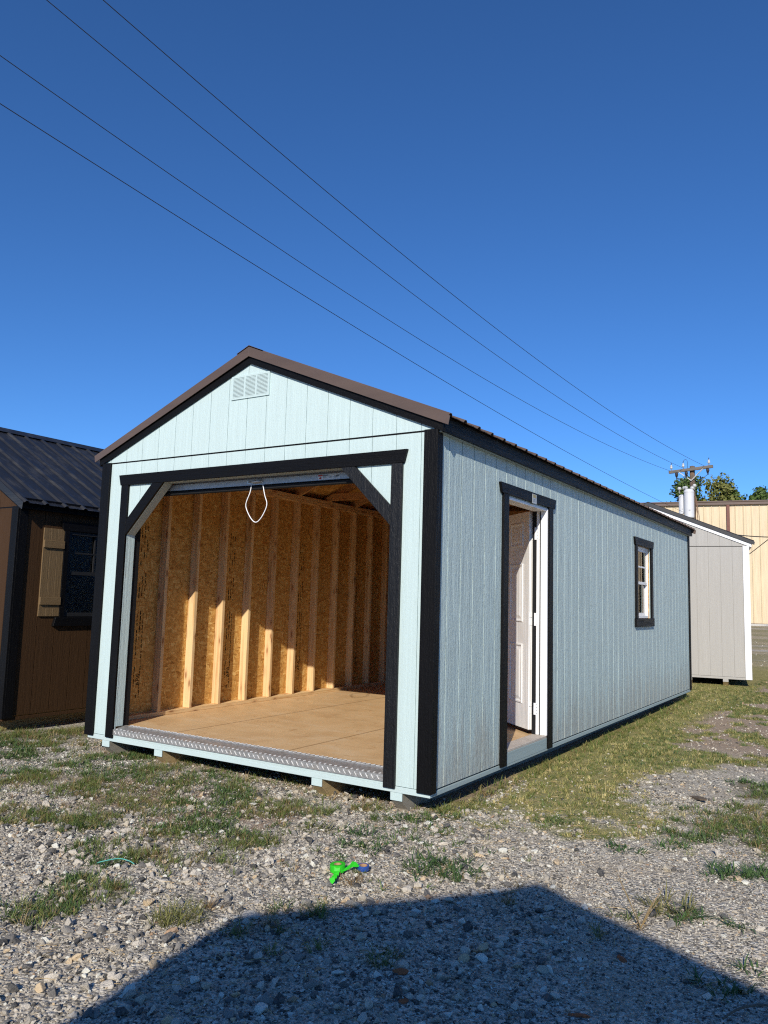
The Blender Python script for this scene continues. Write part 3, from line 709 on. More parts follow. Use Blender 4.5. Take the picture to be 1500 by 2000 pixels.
# right wall
XR = -0.0130
for a, b in ((0.014, DY0 - 0.002), (DY1 + 0.002, 3.35), (3.353, WY0), (WY1, ML - 0.0125)):
    MB().box(XR - 0.012, XR, a, b, FZ + 0.0005, ZE - 0.012).build('strand_board_panel', m_osb, shed)
MB().box(XR - 0.012, XR, DY0, DY1, DZ1 + 0.002, ZE - 0.012).build('strand_board_panel', m_osb, shed)
MB().box(XR - 0.012, XR, WY0 + 0.001, WY1 - 0.001, FZ, WZ0 - 0.002).build('strand_board_panel', m_osb, shed)
MB().box(XR - 0.012, XR, WY0 + 0.001, WY1 - 0.001, WZ1 + 0.002, ZE - 0.012).build('strand_board_panel', m_osb, shed)
y = 0.685
for y in [0.09 , 0.5, 0.9, DY0 - 0.042, DY1 + 0.004] + [2.57 + 0.4064 * i for i in range(7)] + [WY0 - 0.042, WY1 + 0.004] + [6.35 + 0.4064 * i for i in range(5)]:
    MB().box(XR - 0.102, XR - 0.0125, y, y + 0.038, FZ + 0.0385, 2.5525).build('wall_stud', m_stud, shed, 0.0025)
for a, b in ((0.09, DY0 - 0.004), (DY1 + 0.004, ML - 0.05)): MB().box(XR - 0.102, XR - 0.0125, a, b, FZ + 0.0005, FZ + 0.038).build('bottom_plate', m_plate, shed)
MB().box(XR - 0.102, XR - 0.0125, 0.09, ML - 0.05, 2.553, 2.63).build('top_plate', m_plate, shed)
MB().box(XR - 0.1, XR - 0.0125, DY0 - 0.003, DY1 + 0.003, DZ1 + 0.004, DZ1 + 0.1).build('door_lintel', m_plate, shed)
MB().box(XR - 0.1, XR - 0.0125, WY0 - 0.003, WY1 + 0.003, WZ0 - 0.045, WZ0 - 0.004).build('window_sill_plate', m_plate, shed)
# rear wall
YB = ML - 0.0125
for a, b in ((-MW + 0.03, -2.3), (-2.298, -1.15), (-1.148, -0.03)):
    MB().box(a, b, YB - 0.012, YB - 0.0005, FZ + 0.0005, 2.55).build('strand_board_panel', m_osb, shed)
zs = lambda x: ZE + SL * (MW / 2 - abs(x + MW / 2))
for x in [-3.2 + 0.4064 * i for i in range(8)]:
    MB().box(x, x + 0.038, YB - 0.104, YB - 0.0125, FZ + 0.0385, 2.5525).build('wall_stud', m_stud, shed)
MB().prism([(-MW + 0.03, 2.555), (-0.03, 2.555), (-0.03, zs(-0.03)), (-MW / 2, zs(-MW / 2)), (-MW + 0.03, zs(-MW + 0.03))], lambda u, v, d: (u, d, v), YB - 0.012, YB - 0.0005).build('gable_sheathing', m_osb, shed)
MB().prism([(-MW + 0.03, 2.40), (-0.03, 2.40), (-0.03, zs(-0.03)), (-MW / 2, zs(-MW / 2)), (-MW + 0.03, zs(-MW + 0.03))], lambda u, v, d: (u, d, v), 0.0130, 0.024).build('gable_sheathing', m_osb, shed)
# front wall framing beside the opening
MB().box(-MW + 0.03, OL - 0.012, 0.0135, 0.090, FZ + 0.0005, 2.55).build('jamb_post', m_stud, shed)
MB().box(OR_ + 0.012, -0.03, 0.0135, 0.088, FZ + 0.0005, 2.55).build('jamb_post', m_stud, shed)
MB().box(OL - 0.011, OR_ + 0.011, 0.0245, 0.088, OT + 0.0135, 2.56).build('door_beam', m_raft, shed)
# rafters and ties
zr = lambda x: zs(x) + 0.099
y = 0.28; n = 0
while y < ML - 0.1:
    for sgn in (-1, 1):
        xe = -0.03 if sgn > 0 else -MW + 0.03
        MB().prism([(-MW / 2, zr(-MW / 2) - 0.095), (xe, zr(xe) - 0.095), (xe, zr(xe) - 0.0005), (-MW / 2, zr(-MW / 2) - 0.0005)], lambda u, v, d, q=y: (u, q + d, v), 0, 0.038).build('rafter', m_raft, shed, 0.002)
    if n % 2 == 1 and y > 2:
        xa, xb = -MW + 0.06, -0.06
        MB().prism([(xa, 2.632), (xb, 2.632), (xb - 0.02, 2.66), (xb - 0.14, 2.721), (xa + 0.14, 2.721), (xa + 0.02, 2.66)], lambda u, v, d, q=y: (u, q - 0.04 + d, v), 0, 0.038).build('ceiling_tie', m_raft, shed, 0.002)
    MB().prism([(-MW / 2, zr(-MW / 2) - 0.23), (-MW / 2 + 0.25, zr(-MW / 2) - 0.2), (-MW / 2 + 0.25, zr(-MW / 2 + 0.25)-0.01), (-MW / 2, zr(-MW / 2)-0.01), (-MW / 2 - 0.25, zr(-MW / 2 + 0.25)-0.01), (-MW / 2 - 0.25, zr(-MW / 2) - 0.2)],
               lambda u, v, d, q=y: (u, q + 0.0385 + d, v), 0, 0.011).build('gusset_plate', m_osb, shed)
    y += 0.6096; n += 1

# roll-up door, raised
mb = MB(); c = (-MW / 2, 0.30, 2.62)
mb.lathe([(0.02, -1.36), (0.115, -1.36), (0.115, 1.36), (0.02, 1.36)], c, 24, (1, 0, 0))
mb.box(-3.10, -0.36, 0.142, 0.146, 2.352, 2.56)
rd = mb.build('roll_up_door', m_steel, shed)
MB().box(-3.085, -0.37, 0.120, 0.162, 2.296, 2.352).build('bottom_bar', m_steel, rd, 0.004)
MB().box(-3.085, -0.37, 0.117, 0.166, 2.2945, 2.298).build('bar_edge', m_rubber, rd)
MB().box(-3.02, -0.46, 0.122, 0.160, 2.262, 2.2940).build('rubber_seal', m_rubber, rd, 0.006)
for xa, xb in ((-3.158, -3.118), (-0.337, -0.297)):
    MB().box(xa, xb, 0.0925, 0.165, FZ + 0.001, 2.50).build('door_track', m_rubber, rd, 0.003)
hb = MB().box(-1.822, -1.648, 0.1155, 0.1195, 2.309, 2.340).build('latch_plate', m_galv, rd, 0.002)
mb = MB(); mb.tube([(-1.80, 0.112, 2.325), (-1.74, 0.102, 2.322), (-1.69, 0.100, 2.326), (-1.665, 0.110, 2.326)], [0.006, 0.011, 0.012, 0.010], 10)
mb.lathe([(0.003, -0.004), (0.013, -0.004), (0.013, 0.004), (0.003, 0.004)], (-1.668, 0.113, 2.326), 14, (0, 1, 0)); mb.build('latch_handle', m_galv, rd, smooth=True)
mb = MB(); mb.box(-1.098, -0.890, 0.1180, 0.1196, 2.304, 2.342)
lb = mb.build('warning_label', m_label_white, rd)
mb = MB(); mb.box(-1.096, -1.054, 0.1172, 0.1179, 2.330, 2.340); mb.prism([(-1.09, 2.308), (-1.062, 2.308), (-1.076, 2.328)], fn_front, -0.1172, -0.1179)
mb.build('label_print_red', m_label_red, rd)
mb = MB(); r2 = random.Random(3)
mb.box(-1.05, -1.00, 0.1172, 0.1179, 2.331, 2.339)
for x0 in (-1.05, -0.995, -0.945):
    for z in (2.325, 2.319, 2.313): mb.box(x0, x0 + r2.uniform(0.025, 0.04), 0.1172, 0.1179, z, z + 0.0025)
mb.box(-0.925, -0.895, 0.1172, 0.1179, 2.320, 2.334)
mb.build('label_print', plain('label_grey', (0.16, 0.17, 0.19), 0.6), rd)
def bez(pts, n=8):
    out = []
    for i in range(len(pts) - 1):
        p0 = Vector(pts[max(i - 1, 0)]); p1 = Vector(pts[i]); p2 = Vector(pts[i + 1]); p3 = Vector(pts[min(i + 2, len(pts) - 1)])
        for k in range(n):
            t = k / n
            out.append(0.5 * ((2 * p1) + (p2 - p0) * t + (2 * p0 - 5 * p1 + 4 * p2 - p3) * t * t + (3 * p1 - p0 - 3 * p2 + p3) * t ** 3))
    return out + [Vector(pts[-1])]
cord = MB().tube(bez([(-1.770, 0.115, 2.30), (-1.780, 0.113, 2.24), (-1.819, 0.114, 2.150), (-1.805, 0.116, 2.09), (-1.755, 0.118, 2.02), (-1.707, 0.118, 1.994), (-1.660, 0.118, 2.022), (-1.612, 0.116, 2.09), (-1.598, 0.115, 2.145), (-1.622, 0.113, 2.21), (-1.648, 0.114, 2.30)]), 0.0042, 8).build('pull_cord', m_rope, None, smooth=True)
tag(cord, 'white cord loop hanging from the raised roll-up door', 'cord')

# side door
MB().box(0.0005, 0.0235, DY0 - 0.103, DY0 - 0.004, 0.140, 2.278).build('side_door_trim', m_black, shed, 0.0018)
MB().box(0.0005, 0.0235, DY1 + 0.002, DY1 + 0.102, 0.140, 2.278).build('side_door_trim', m_black, shed, 0.0018)
MB().prism([(DY0 - 0.140, 2.2785), (DY1 + 0.148, 2.2785), (DY1 + 0.176, 2.366), (DY0 - 0.170, 2.362)], fn_right, 0.0005, 0.0245).build('side_door_header', m_black_y, shed, 0.0018)
MB().box(-0.10, 0.006, DY0 - 0.002, DY1 + 0.001, 0.141, 0.2315).build('side_door_sill_board', m_mint_shade, shed, 0.002)
MB().box(-0.13, 0.004, DY0 - 0.002, DY1 + 0.001, 0.2320, 0.252).build('side_door_threshold', plain('bare_board', (0.50, 0.44, 0.37), 0.7, scale=14), shed, 0.002)
MB().box(-0.118, 0.004, DY0 + 0.001, DY1 - 0.019, 2.244, DZ1 - 0.001).build('door_jamb', m_white, shed, 0.002)
MB().box(-0.118, 0.004, DY0 - 0.003, DY0 + 0.016, 0.253, 2.243).build('door_jamb', m_white, shed, 0.002)
MB().box(-0.053, 0.010, DY1 - 0.0185, DY1 + 0.001, 0.253, DZ1 - 0.001).build('door_jamb', m_white, shed, 0.002)
MB().box(-0.0945, -0.0595, DY1 - 0.013, DY1 + 0.001, 0.253, DZ1 - 0.001).build('door_jamb', m_white, shed, 0.002)
MB().box(-0.0590, -0.0535, DY1 - 0.024, DY1 + 0.001, 0.253, DZ1 - 0.001).build('weather_strip_and_gap_shade', m_rubber, shed)
MB().box(-0.134, -0.0955, DY1 - 0.006, DY1 + 0.02, 0.253, DZ1 - 0.001).build('weather_strip_and_gap_shade', m_rubber, shed)  # dark strip added in the hinge gap, standing in for its shade
ang = math.radians(131); dd = Vector((-math.sin(ang), -math.cos(ang), 0)); ex = Vector((math.cos(ang), -math.sin(ang), 0))
Ipt = Vector((-0.140, 2.160, 0)); Ept = Ipt + ex * 0.044
# slab frame: local u along the door from the hinge edge, v up, d outwards
def fdoor(u, v, d): p = Ept + dd * u + ex * d; return (p.x, p.y, v)
DWd, Dz0, Dz1 = 0.86, 0.284, 2.252
mb = MB(); mb.prism([(0, Dz0), (DWd, Dz0), (DWd, Dz1), (0, Dz1)], fdoor, -0.044, 0.0); slab = mb.build('side_door', m_door, shed, 0.002)
MB().prism([(0.002, Dz0 - 0.012), (DWd, Dz0 - 0.012), (DWd, Dz0), (0.002, Dz0)], fdoor, -0.040, -0.004).build('door_sweep', m_rubber, slab)
for u0, u1 in ((0.115, 0.38), (0.48, 0.745)):
    for z0, z1 in ((0.50, 1.04), (1.235, 1.775), (1.93, 2.16)):
        mb = MB(); q = [0.0, 0.022, 0.040]; hh = [0.004, 0.0005, 0.007]
        def ring(o): return [(u0 + o, z0 + o), (u1 - o, z0 + o), (u1 - o, z1 - o), (u0 + o, z1 - o)]
        P = []
        for o, h in ((0.0, 0.0004), (0.006, 0.009), (0.018, 0.009), (0.026, 0.0006), (0.036, 0.0006), (0.062, 0.007)): P.append([fdoor(a, b, h) for a, b in ring(o)])
        vs = [p for r in P for p in r]; fs = [(4 * i + j, 4 * i + (j + 1) % 4, 4 * i + 4 + (j + 1) % 4, 4 * i + 4 + j) for i in range(5) for j in range(4)] + [(20, 21, 22, 23)]
        mb.add(vs, fs).build('door_panel', m_door, slab)
for z0, z1 in ((1.986, 2.098), (1.208, 1.322), (0.424, 0.526)):
    mb = MB()
    a1 = Ept + ex * -0.006 - dd * 0.0012; a2 = Ipt - dd * 0.0012
    mb.prism([(a1.x, a1.y), (a2.x, a2.y), (a2.x - dd.x * 0.002, a2.y - dd.y * 0.002), (a1.x - dd.x * 0.002, a1.y - dd.y * 0.002)], lambda u, v, d: (u, v, d), z0, z1)
    mb.box(-0.112, -0.062, DY1 - 0.0155, DY1 - 0.0135, z0, z1)
    mb.prism([(-0.135, 2.150), (-0.112, DY1 - 0.0155), (-0.112, DY1 - 0.0135), (-0.135, 2.153)], lambda u, v, d: (u, v, d), z0, z1)
    mb.lathe([(0.001, 0), (0.006, 0), (0.006, z1 - z0), (0.001, z1 - z0)], (-0.118, 2.131, z0), 10)
    mb.build('hinge', m_white, slab)
    mb = MB()
    for z in np.linspace(z0 + 0.014, z1 - 0.014, 4):
        for t in (0.25, 0.6):
            p = Ept.lerp(Ipt, t) - dd * 0.0036
            if (int(z * 1000) + int(t * 10)) % 2: mb.lathe([(0.0005, -0.001), (0.0035, -0.001), (0.0035, 0.001), (0.0005, 0.001)], (p.x, p.y, z), 8, tuple(-dd))
        mb.lathe([(0.0005, -0.001), (0.0035, -0.001), (0.0035, 0.001), (0.0005, 0.001)], (-0.085, DY1 - 0.0162, z), 8, (0, -1, 0))
    mb.build('hinge_screws', m_galv, slab)
pl = MB().box(0.0250, 0.0275, 1.702, 1.800, 2.268, 2.350).build('permit_plate', plain('plate_silver', (0.40, 0.42, 0.43), 0.4), shed)
MB().box(0.0276, 0.0282, 1.712, 1.788, 2.318, 2.346).build('plate_print', plain('plate_gold', (0.36, 0.30, 0.14), 0.5), pl)
mb = MB()
for i, z in enumerate((2.304, 2.294, 2.284)): mb.box(0.0276, 0.0280, 1.715, 1.715 + (0.06, 0.045, 0.065)[i], z, z + 0.004)
mb.build('plate_print', plain('plate_grey', (0.22, 0.24, 0.26), 0.5), pl)

# window
MB().box(0.0005, 0.0235, WY0 - 0.090, WY0 - 0.002, WZ0 + 0.004, WZ1 - 0.004).build('window_casing', m_black, shed, 0.0018)
MB().box(0.0005, 0.0235, WY1 + 0.002, WY1 + 0.090, WZ0 + 0.004, WZ1 - 0.004).build('window_casing', m_black, shed, 0.0018)
MB().prism([(WY0 - 0.112, WZ1 - 0.003), (WY1 + 0.112, WZ1 - 0.003), (WY1 + 0.142, WZ1 + 0.092), (WY0 - 0.142, WZ1 + 0.092)], fn_right, 0.0005, 0.0245).build('window_header', m_black_y, shed, 0.0018)
MB().box(0.0005, 0.0285, WY0 - 0.115, WY1 + 0.115, WZ0 - 0.100, WZ0 + 0.003).build('window_sill', m_black_y, shed, 0.0018)
win = MB()
for b in ((-0.075, -0.022, WY0 + 0.001, WY0 + 0.020, WZ0 + 0.004, WZ1 - 0.004), (-0.075, -0.022, WY1 - 0.020, WY1 - 0.001, WZ0 + 0.004, WZ1 - 0.004),
          (-0.075, -0.022, WY0 + 0.0205, WY1 - 0.0205, WZ0 + 0.004, WZ0 + 0.034), (-0.075, -0.022, WY0 + 0.0205, WY1 - 0.0205, WZ1 - 0.034, WZ1 - 0.004)): win.box(*b)
win = win.build('window', m_vinyl, shed, 0.002)
zm = (WZ0 + WZ1) / 2 - 0.01
def sash(x0, x1, za, zb2, grid, glass_x):
    mb = MB(); ya, yb = WY0 + 0.021, WY1 - 0.021
    mb.box(x0, x1, ya, ya + 0.026, za, zb2); mb.box(x0, x1, yb - 0.026, yb, za, zb2)
    mb.box(x0, x1, ya + 0.0325, yb - 0.0325, za, za + 0.036); mb.box(x0, x1, ya + 0.0325, yb - 0.0325, zb2 - 0.032, zb2)
    mb.build('sash', m_vinyl, win, 0.0015)
    if grid:
        mb = MB(); yc = (ya + yb) / 2; zc = (za + zb2) / 2
        mb.box(x0 + 0.008, x1 - 0.008, yc - 0.010, yc + 0.010, za + 0.037, zb2 - 0.033)
        mb.box(x0 + 0.009, x1 - 0.009, ya + 0.033, yc - 0.0105, zc - 0.010, zc + 0.010); mb.box(x0 + 0.009, x1 - 0.009, yc + 0.0105, yb - 0.033, zc - 0.010, zc + 0.010)
        mb.build('muntin', m_vinyl, win)
    MB().box(glass_x - 0.0015, glass_x + 0.0015, ya + 0.033, yb - 0.033, za + 0.037, zb2 - 0.033).build('pane', m_glass, win)
sash(-0.046, -0.030, zm - 0.018, WZ1 - 0.035, True, -0.040)
sash(-0.068, -0.050, WZ0 + 0.035, zm + 0.018, False, -0.060)

# ------------------------------------------------------------------ brown shed on the left
m_brown = paint('brown_siding_paint', (0.060, 0.031, 0.014), 0.6, var=0.15, bump=0.45, spec=0.12)
m_tan = paint('tan_shutter_paint', (0.175, 0.115, 0.056), 0.5, var=0.1, bump=0.4)
m_tan_y = paint('tan_batten_paint', (0.175, 0.115, 0.056), 0.5, axis=1, var=0.1, bump=0.4)
bs = thing('storage_shed', 'dark brown timber shed with black metal roof and tan shutter at the left edge', 'shed', (-4.74, 0.0, 0.0))
BW, BL, BE, BS = 3.78, 7.0, 2.235, 0.555
wy0, wy1, wz0, wz1 = 0.585, 1.30, 1.135, 2.035
bsr = [[(0.0125, ZB), (wy0, ZB), (wy0, BE - 0.012), (0.0125, BE - 0.012)], [(wy0, ZB), (wy1, ZB), (wy1, wz0), (wy0, wz0)], [(wy0, wz1), (wy1, wz1), (wy1, BE - 0.012), (wy0, BE - 0.012)],
       [(wy1, ZB), (BL - 0.0125, ZB), (BL - 0.0125, BE - 0.012), (wy1, BE - 0.012)]]
shed_shell(bs, BW, BL, ZB, BE, BS, dict(front=m_brown, side=m_brown, trim=m_black, roof=m_blackroof, rake=m_blackroof, rakeboard=m_black_x, fascia=m_black_y, rim=m_brown, backing=plain('primed_groove', (0.16, 0.12, 0.10), 0.7)),
           sgap=0.0035, side_regions=bsr, se=[0.0, 0.093] + [0.297 + 0.2045 * i for i in range(33)] + [BL], corner=(0.085, 0.095), eave=0.12, rake=(0.02, 0.11), skids=[(-0.3, m_skid), (-1.2, m_skid), (-2.6, m_skid), (-3.5, m_skid)], deck=True)
for i in range(3): 
    y0 = 0.290 + i * 0.0805
    if i == 0: shut = MB().box(0.0005, 0.016, y0, y0 + 0.078, 1.138, 2.046).build('shutter', m_tan, bs, 0.0018)
    else: MB().box(0.0005, 0.016, y0, y0 + 0.078, 1.138, 2.046).build('shutter_plank', m_tan, shut, 0.0018)
for z0, z1 in ((1.842, 1.921), (1.256, 1.334)): MB().box(0.0165, 0.034, 0.290, 0.529, z0, z1).build('shutter_batten', m_tan_y, shut, 0.0018)
m_blackwin = plain('black_window_vinyl', (0.02, 0.02, 0.021), 0.4, 0.4)
MB().box(0.0005, 0.0235, wy0 - 0.055, wy0 - 0.001, wz0 - 0.004, wz1 + 0.002).build('window_casing', m_black, bs, 0.0018)
MB().box(0.0005, 0.0235, wy1 + 0.001, wy1 + 0.085, wz0 - 0.004, wz1 + 0.002).build('window_casing', m_black, bs, 0.0018)
MB().prism([(wy0 - 0.075, wz1 + 0.003), (wy1 + 0.105, wz1 + 0.003), (wy1 + 0.13, wz1 + 0.095), (wy0 - 0.10, wz1 + 0.095)], fn_right, 0.0005, 0.0245).build('window_header', m_black_y, bs, 0.0018)
MB().prism([(wy0 - 0.125, wz0 - 0.098), (wy1 + 0.13, wz0 - 0.098), (wy1 + 0.105, wz0 - 0.005), (wy0 - 0.10, wz0 - 0.005)], fn_right, 0.0005, 0.034).build('window_sill', m_black_y, bs, 0.0018)
bw = MB()
for b in ((-0.07, 0.006, wy0, wy0 + 0.035, wz0, wz1), (-0.07, 0.006, wy1 - 0.035, wy1, wz0, wz1), (-0.07, 0.006, wy0 + 0.0355, wy1 - 0.0355, wz0, wz0 + 0.04), (-0.07, 0.006, wy0 + 0.0355, wy1 - 0.0355, wz1 - 0.035, wz1),
          (-0.059, -0.004, wy0 + 0.0355, wy1 - 0.0355, 1.575, 1.612)): bw.box(*b)
bw = bw.build('window', m_blackwin, bs, 0.0015)
mb = MB(); mb.box(-0.03, -0.016, wy0 + 0.036, wy1 - 0.036, 1.80, 1.817); mb.box(-0.031, -0.015, (wy0 + wy1) / 2 - 0.008, (wy0 + wy1) / 2 + 0.008, 1.613, 1.799); mb.box(-0.031, -0.015, (wy0 + wy1) / 2 - 0.008, (wy0 + wy1) / 2 + 0.008, 1.818, 1.999); mb.build('muntin', m_blackwin, bw)
MB().box(-0.062, -0.0605, wy0 + 0.036, wy1 - 0.036, wz0 + 0.041, wz1 - 0.036).build('insect_screen', m_rubber, bw)
for za, zb_ in ((wz0 + 0.041, 1.574), (1.613, wz1 - 0.036)): MB().box(-0.040, -0.037, wy0 + 0.036, wy1 - 0.036, za, zb_).build('pane', m_glass, bw)
MB().box(-BW + 0.05, -0.10, 0.1, BL - 0.1, ZB + 0.03, ZB + 0.06).build('floor_panel', m_floor, bs)

# ------------------------------------------------------------------ grey shed behind
m_grey = paint('light_grey_siding_paint', (0.41, 0.395, 0.365), 0.55, var=0.08, bump=0.35)
m_wtrim = paint('white_trim_paint', (0.80, 0.80, 0.80), 0.5, var=0.03, bump=0.25)
gs = thing('storage_shed', 'light grey timber shed with white corner trim standing behind the mint shed', 'shed', (0.555, 11.0, 0.034), math.radians(9.5))
shed_shell(gs, MW, 5.0, 0.166, 2.545, 0.41, dict(front=m_grey, side=m_grey, trim=m_wtrim, roof=m_blackroof, rake=m_blackroof, rakeboard=m_wtrim, fascia=m_wtrim, rim=m_grey),
           fe=[-MW] + [-3.13 + 0.2045 * i for i in range(16)] + [0.0], rake=(0.06, 0.135), zc=0.130, skids=[(-0.42, m_skid), (-1.035, m_skid), (-2.5, m_skid), (-3.2, m_skid)], deck=False)

# shed whose gable throws the shadow over the foreground, standing behind the photographer
m_fs = paint('sage_siding_paint', (0.30, 0.34, 0.28), 0.5, var=0.1, bump=0.4)
rz = math.radians(188)
ws_ = 2.40; P0 = Vector((2.93, -6.19, 0)); ox = Vector((math.cos(rz), math.sin(rz), 0))
o_ = P0 + ox * (ws_ / 2)
fs_ = thing('storage_shed', 'shed behind the viewpoint whose gabled shadow falls across the foreground gravel', 'shed', (o_.x, o_.y, 0), rz)
shed_shell(fs_, ws_, 4.6, 0.166, 3.08 - 0.135 - 0.43 * ws_ / 2, 0.43, dict(front=m_fs, side=m_fs, trim=m_black, roof=m_brownroof, rake=m_brownroof, rakeboard=m_black_x, fascia=m_black_y, rim=m_fs),
           skids=[(-0.3, m_skid), (-2.1, m_skid)], deck=False)
# ------------------------------------------------------------------ metal building in the distance
m_ymet = metal_paint('cream_wall_metal', (0.64, 0.52, 0.345), 0.5, axis=2)
m_btrim = metal_paint('brown_gutter_metal', (0.125, 0.085, 0.065), 0.4)
m_rtrim = metal_paint('red_brown_downspout_metal', (0.15, 0.052, 0.035), 0.45)
bu = Vector((0.988, 0.156, 0)).normalized(); bang = math.atan2(bu.y, bu.x)
KB = 1.21; B0 = Vector((CAM[0] + (-5.558 - CAM[0]) * KB, CAM[1] + (32.496 - CAM[1]) * KB, 0))
zg = hz(-5, 40); ZEV = CAM[2] + (6.12 - CAM[2]) * KB
yb_ = thing('metal_building', 'long cream ribbed metal building with brown gutter beyond the sheds', 'building', (B0.x, B0.y, zg), bang)
H = ZEV - zg
u = -16.0
while u < 18:
    prof = ribbed(1, u, u + 1.176, 0.393, 0.040); mb = MB(); k = len(prof)
    vs = [(yy, -hh, z) for z in (0.02, H) for yy, hh in prof]
    mb.add(vs, [(i, i + 1, k + i + 1, k + i) for i in range(k - 1)]).build('wall_sheet', m_ymet, yb_)
    u += 1.18
MB().box(-16, 18, 0.04, 0.16, 0.0, H).build('wall_core', m_ymet, yb_)
MB().box(-16.1, -15.98, 0.04, 7, 0.0, H).build('end_wall', m_ymet, yb_); MB().box(17.98, 18.1, 0.04, 7, 0.0, H).build('end_wall', m_ymet, yb_)
MB().prism([(-0.16, H - 0.03), (-0.16, H + 0.10), (-0.20, H + 0.13), (-0.20, H + 0.17), (0.02, H + 0.17), (0.02, H - 0.03)], lambda u, v, d: (d, u, v), -16.2, 18.2).build('gutter', m_btrim, yb_)
MB().prism([(-0.06, H + 0.171), (-0.06, H + 0.20), (7, H + 0.36), (7, H + 0.33)], lambda u, v, d: (d, u, v), -16.2, 18.2).build('roof', m_btrim, yb_)
for u in (3.18, 12.5, -7.0): MB().box(u - 0.08, u + 0.08, -0.155, -0.045, 0.05, H - 0.035).build('downspout', m_rtrim, yb_, 0.01)
MB().box(-16, 18, -0.06, -0.036, 0.02, 0.07).build('base_trim', m_btrim, yb_)
cb = MB()
for i in range(24):
    u0 = -16 + i * 1.42; p = B0 + bu * u0 + Vector((bu.y, -bu.x, 0)) * 3.2; q = B0 + bu * (u0 + 1.40) + Vector((bu.y, -bu.x, 0)) * 3.2
    cb.beam((p.x, p.y, hz(p.x, p.y) + 0.03), (q.x, q.y, hz(q.x, q.y) + 0.03), 0.14, 0.12)
cb.build('kerb', plain('pale_concrete', (0.5, 0.48, 0.44), 0.8), None, kind='structure')

# ------------------------------------------------------------------ utility pole, transformers and wires
m_pole = lumber('pole_timber', 2, (0.13, 0.10, 0.075), (0.065, 0.05, 0.038), tint=False)
m_arm = lumber('crossarm_timber', 0, (0.165, 0.15, 0.13), (0.085, 0.078, 0.068), tint=False)
m_porc = plain('grey_porcelain', (0.48, 0.49, 0.48), 0.3, 0.5); m_dark = plain('dark_polymer', (0.035, 0.03, 0.03), 0.5)
m_can = plain('light_grey_tank', (0.60, 0.61, 0.63), 0.4, 0.4, var=0.05, scale=4); m_wire = plain('weathered_wire', (0.03, 0.03, 0.032), 0.7)
PX, PY = -4.0486, 30.7594; PG = hz(PX, PY)
pole = thing('utility_pole', 'wooden utility pole with crossarm carrying the wires above the grey shed', 'utility pole', (PX, PY, PG), math.atan2(-0.0925, 0.9957))
Z = lambda z: z - PG
MB().lathe([(0.02, 0.0), (0.155, 0.0), (0.105, Z(7.58)), (0.02, Z(7.60))], (0, 0, 0), 14).build('pole_shaft', m_pole, pole, smooth=True)
MB().beam((-0.945, -0.17, Z(7.355)), (0.90, -0.17, Z(7.475)), 0.10, 0.125).build('crossarm', m_arm, pole, 0.008)
for s_ in (-1, 1):
    MB().beam((s_ * 0.50, -0.235, Z(7.36 + 0.032 * s_)), (0.0, -0.16, Z(6.93)), 0.035, 0.035).build('crossarm_brace', m_porc, pole)
for x, z in ((-0.84, 7.43), (-0.33, 7.465), (0.74, 7.535)):
    mb = MB(); mb.lathe([(0.01, 0), (0.018, 0.0), (0.018, 0.08), (0.055, 0.09), (0.06, 0.14), (0.035, 0.16), (0.05, 0.175), (0.04, 0.215), (0.015, 0.25), (0.003, 0.255)], (x, -0.17, Z(z)), 12); mb.build('pin_insulator', m_porc, pole, smooth=True)
    MB().tube([(x - 0.01, -0.17, Z(z + 0.24)), (x + 0.005, -0.17, Z(z + 0.33))], 0.016, 8).build('insulator_cap', m_dark, pole)
for x, z in ((-0.60, 7.30), (-0.19, 7.33), (0.70, 7.39)):
    mb = MB(); mb.tube([(x, -0.26, Z(z)), (x + 0.02, -0.28, Z(z - 0.09)), (x + 0.01, -0.27, Z(z - 0.19))], [0.055, 0.07, 0.045], 10)
    mb.tube([(x + 0.01, -0.27, Z(z - 0.19)), (x + 0.03, -0.27, Z(z - 0.27))], [0.025, 0.03], 8); mb.build('fuse_cutout', m_dark, pole, smooth=True)
mb = MB()
mb.tube(bez([(0.72, -0.27, Z(7.13)), (0.50, -0.25, Z(6.98)), (0.3, -0.2, Z(6.84)), (0.05, -0.16, Z(6.80))]), 0.009, 6)
mb.tube(bez([(-0.58, -0.27, Z(7.05)), (-0.42, -0.25, Z(7.02)), (-0.2, -0.2, Z(6.80)), (-0.16, -0.3, Z(6.52))]), 0.009, 6)
mb.tube(bez([(-0.33, -0.17, Z(7.78)), (-0.26, -0.17, Z(7.86)), (-0.16, -0.17, Z(7.80)), (-0.14, -0.2, Z(7.4))]), 0.009, 6)
mb.build('jumper_wire', m_wire, pole)
mb = MB()
r2 = random.Random(9)
for k in range(4):
    pts = [(0.13 + 0.02 * k, -0.12, Z(6.3 - 0.05 * k))] + [(0.17 + 0.05 * k * t + r2.uniform(-0.03, 0.03), -0.12, Z(6.2 - 1.15 * t)) for t in (0.25, 0.5, 0.75, 1)] + [(0.28, -0.10, Z(4.95))]
    mb.tube(bez(pts, 4), 0.011, 6)
mb.build('service_drop_leads', plain('tan_cable', (0.20, 0.12, 0.075), 0.7), pole)
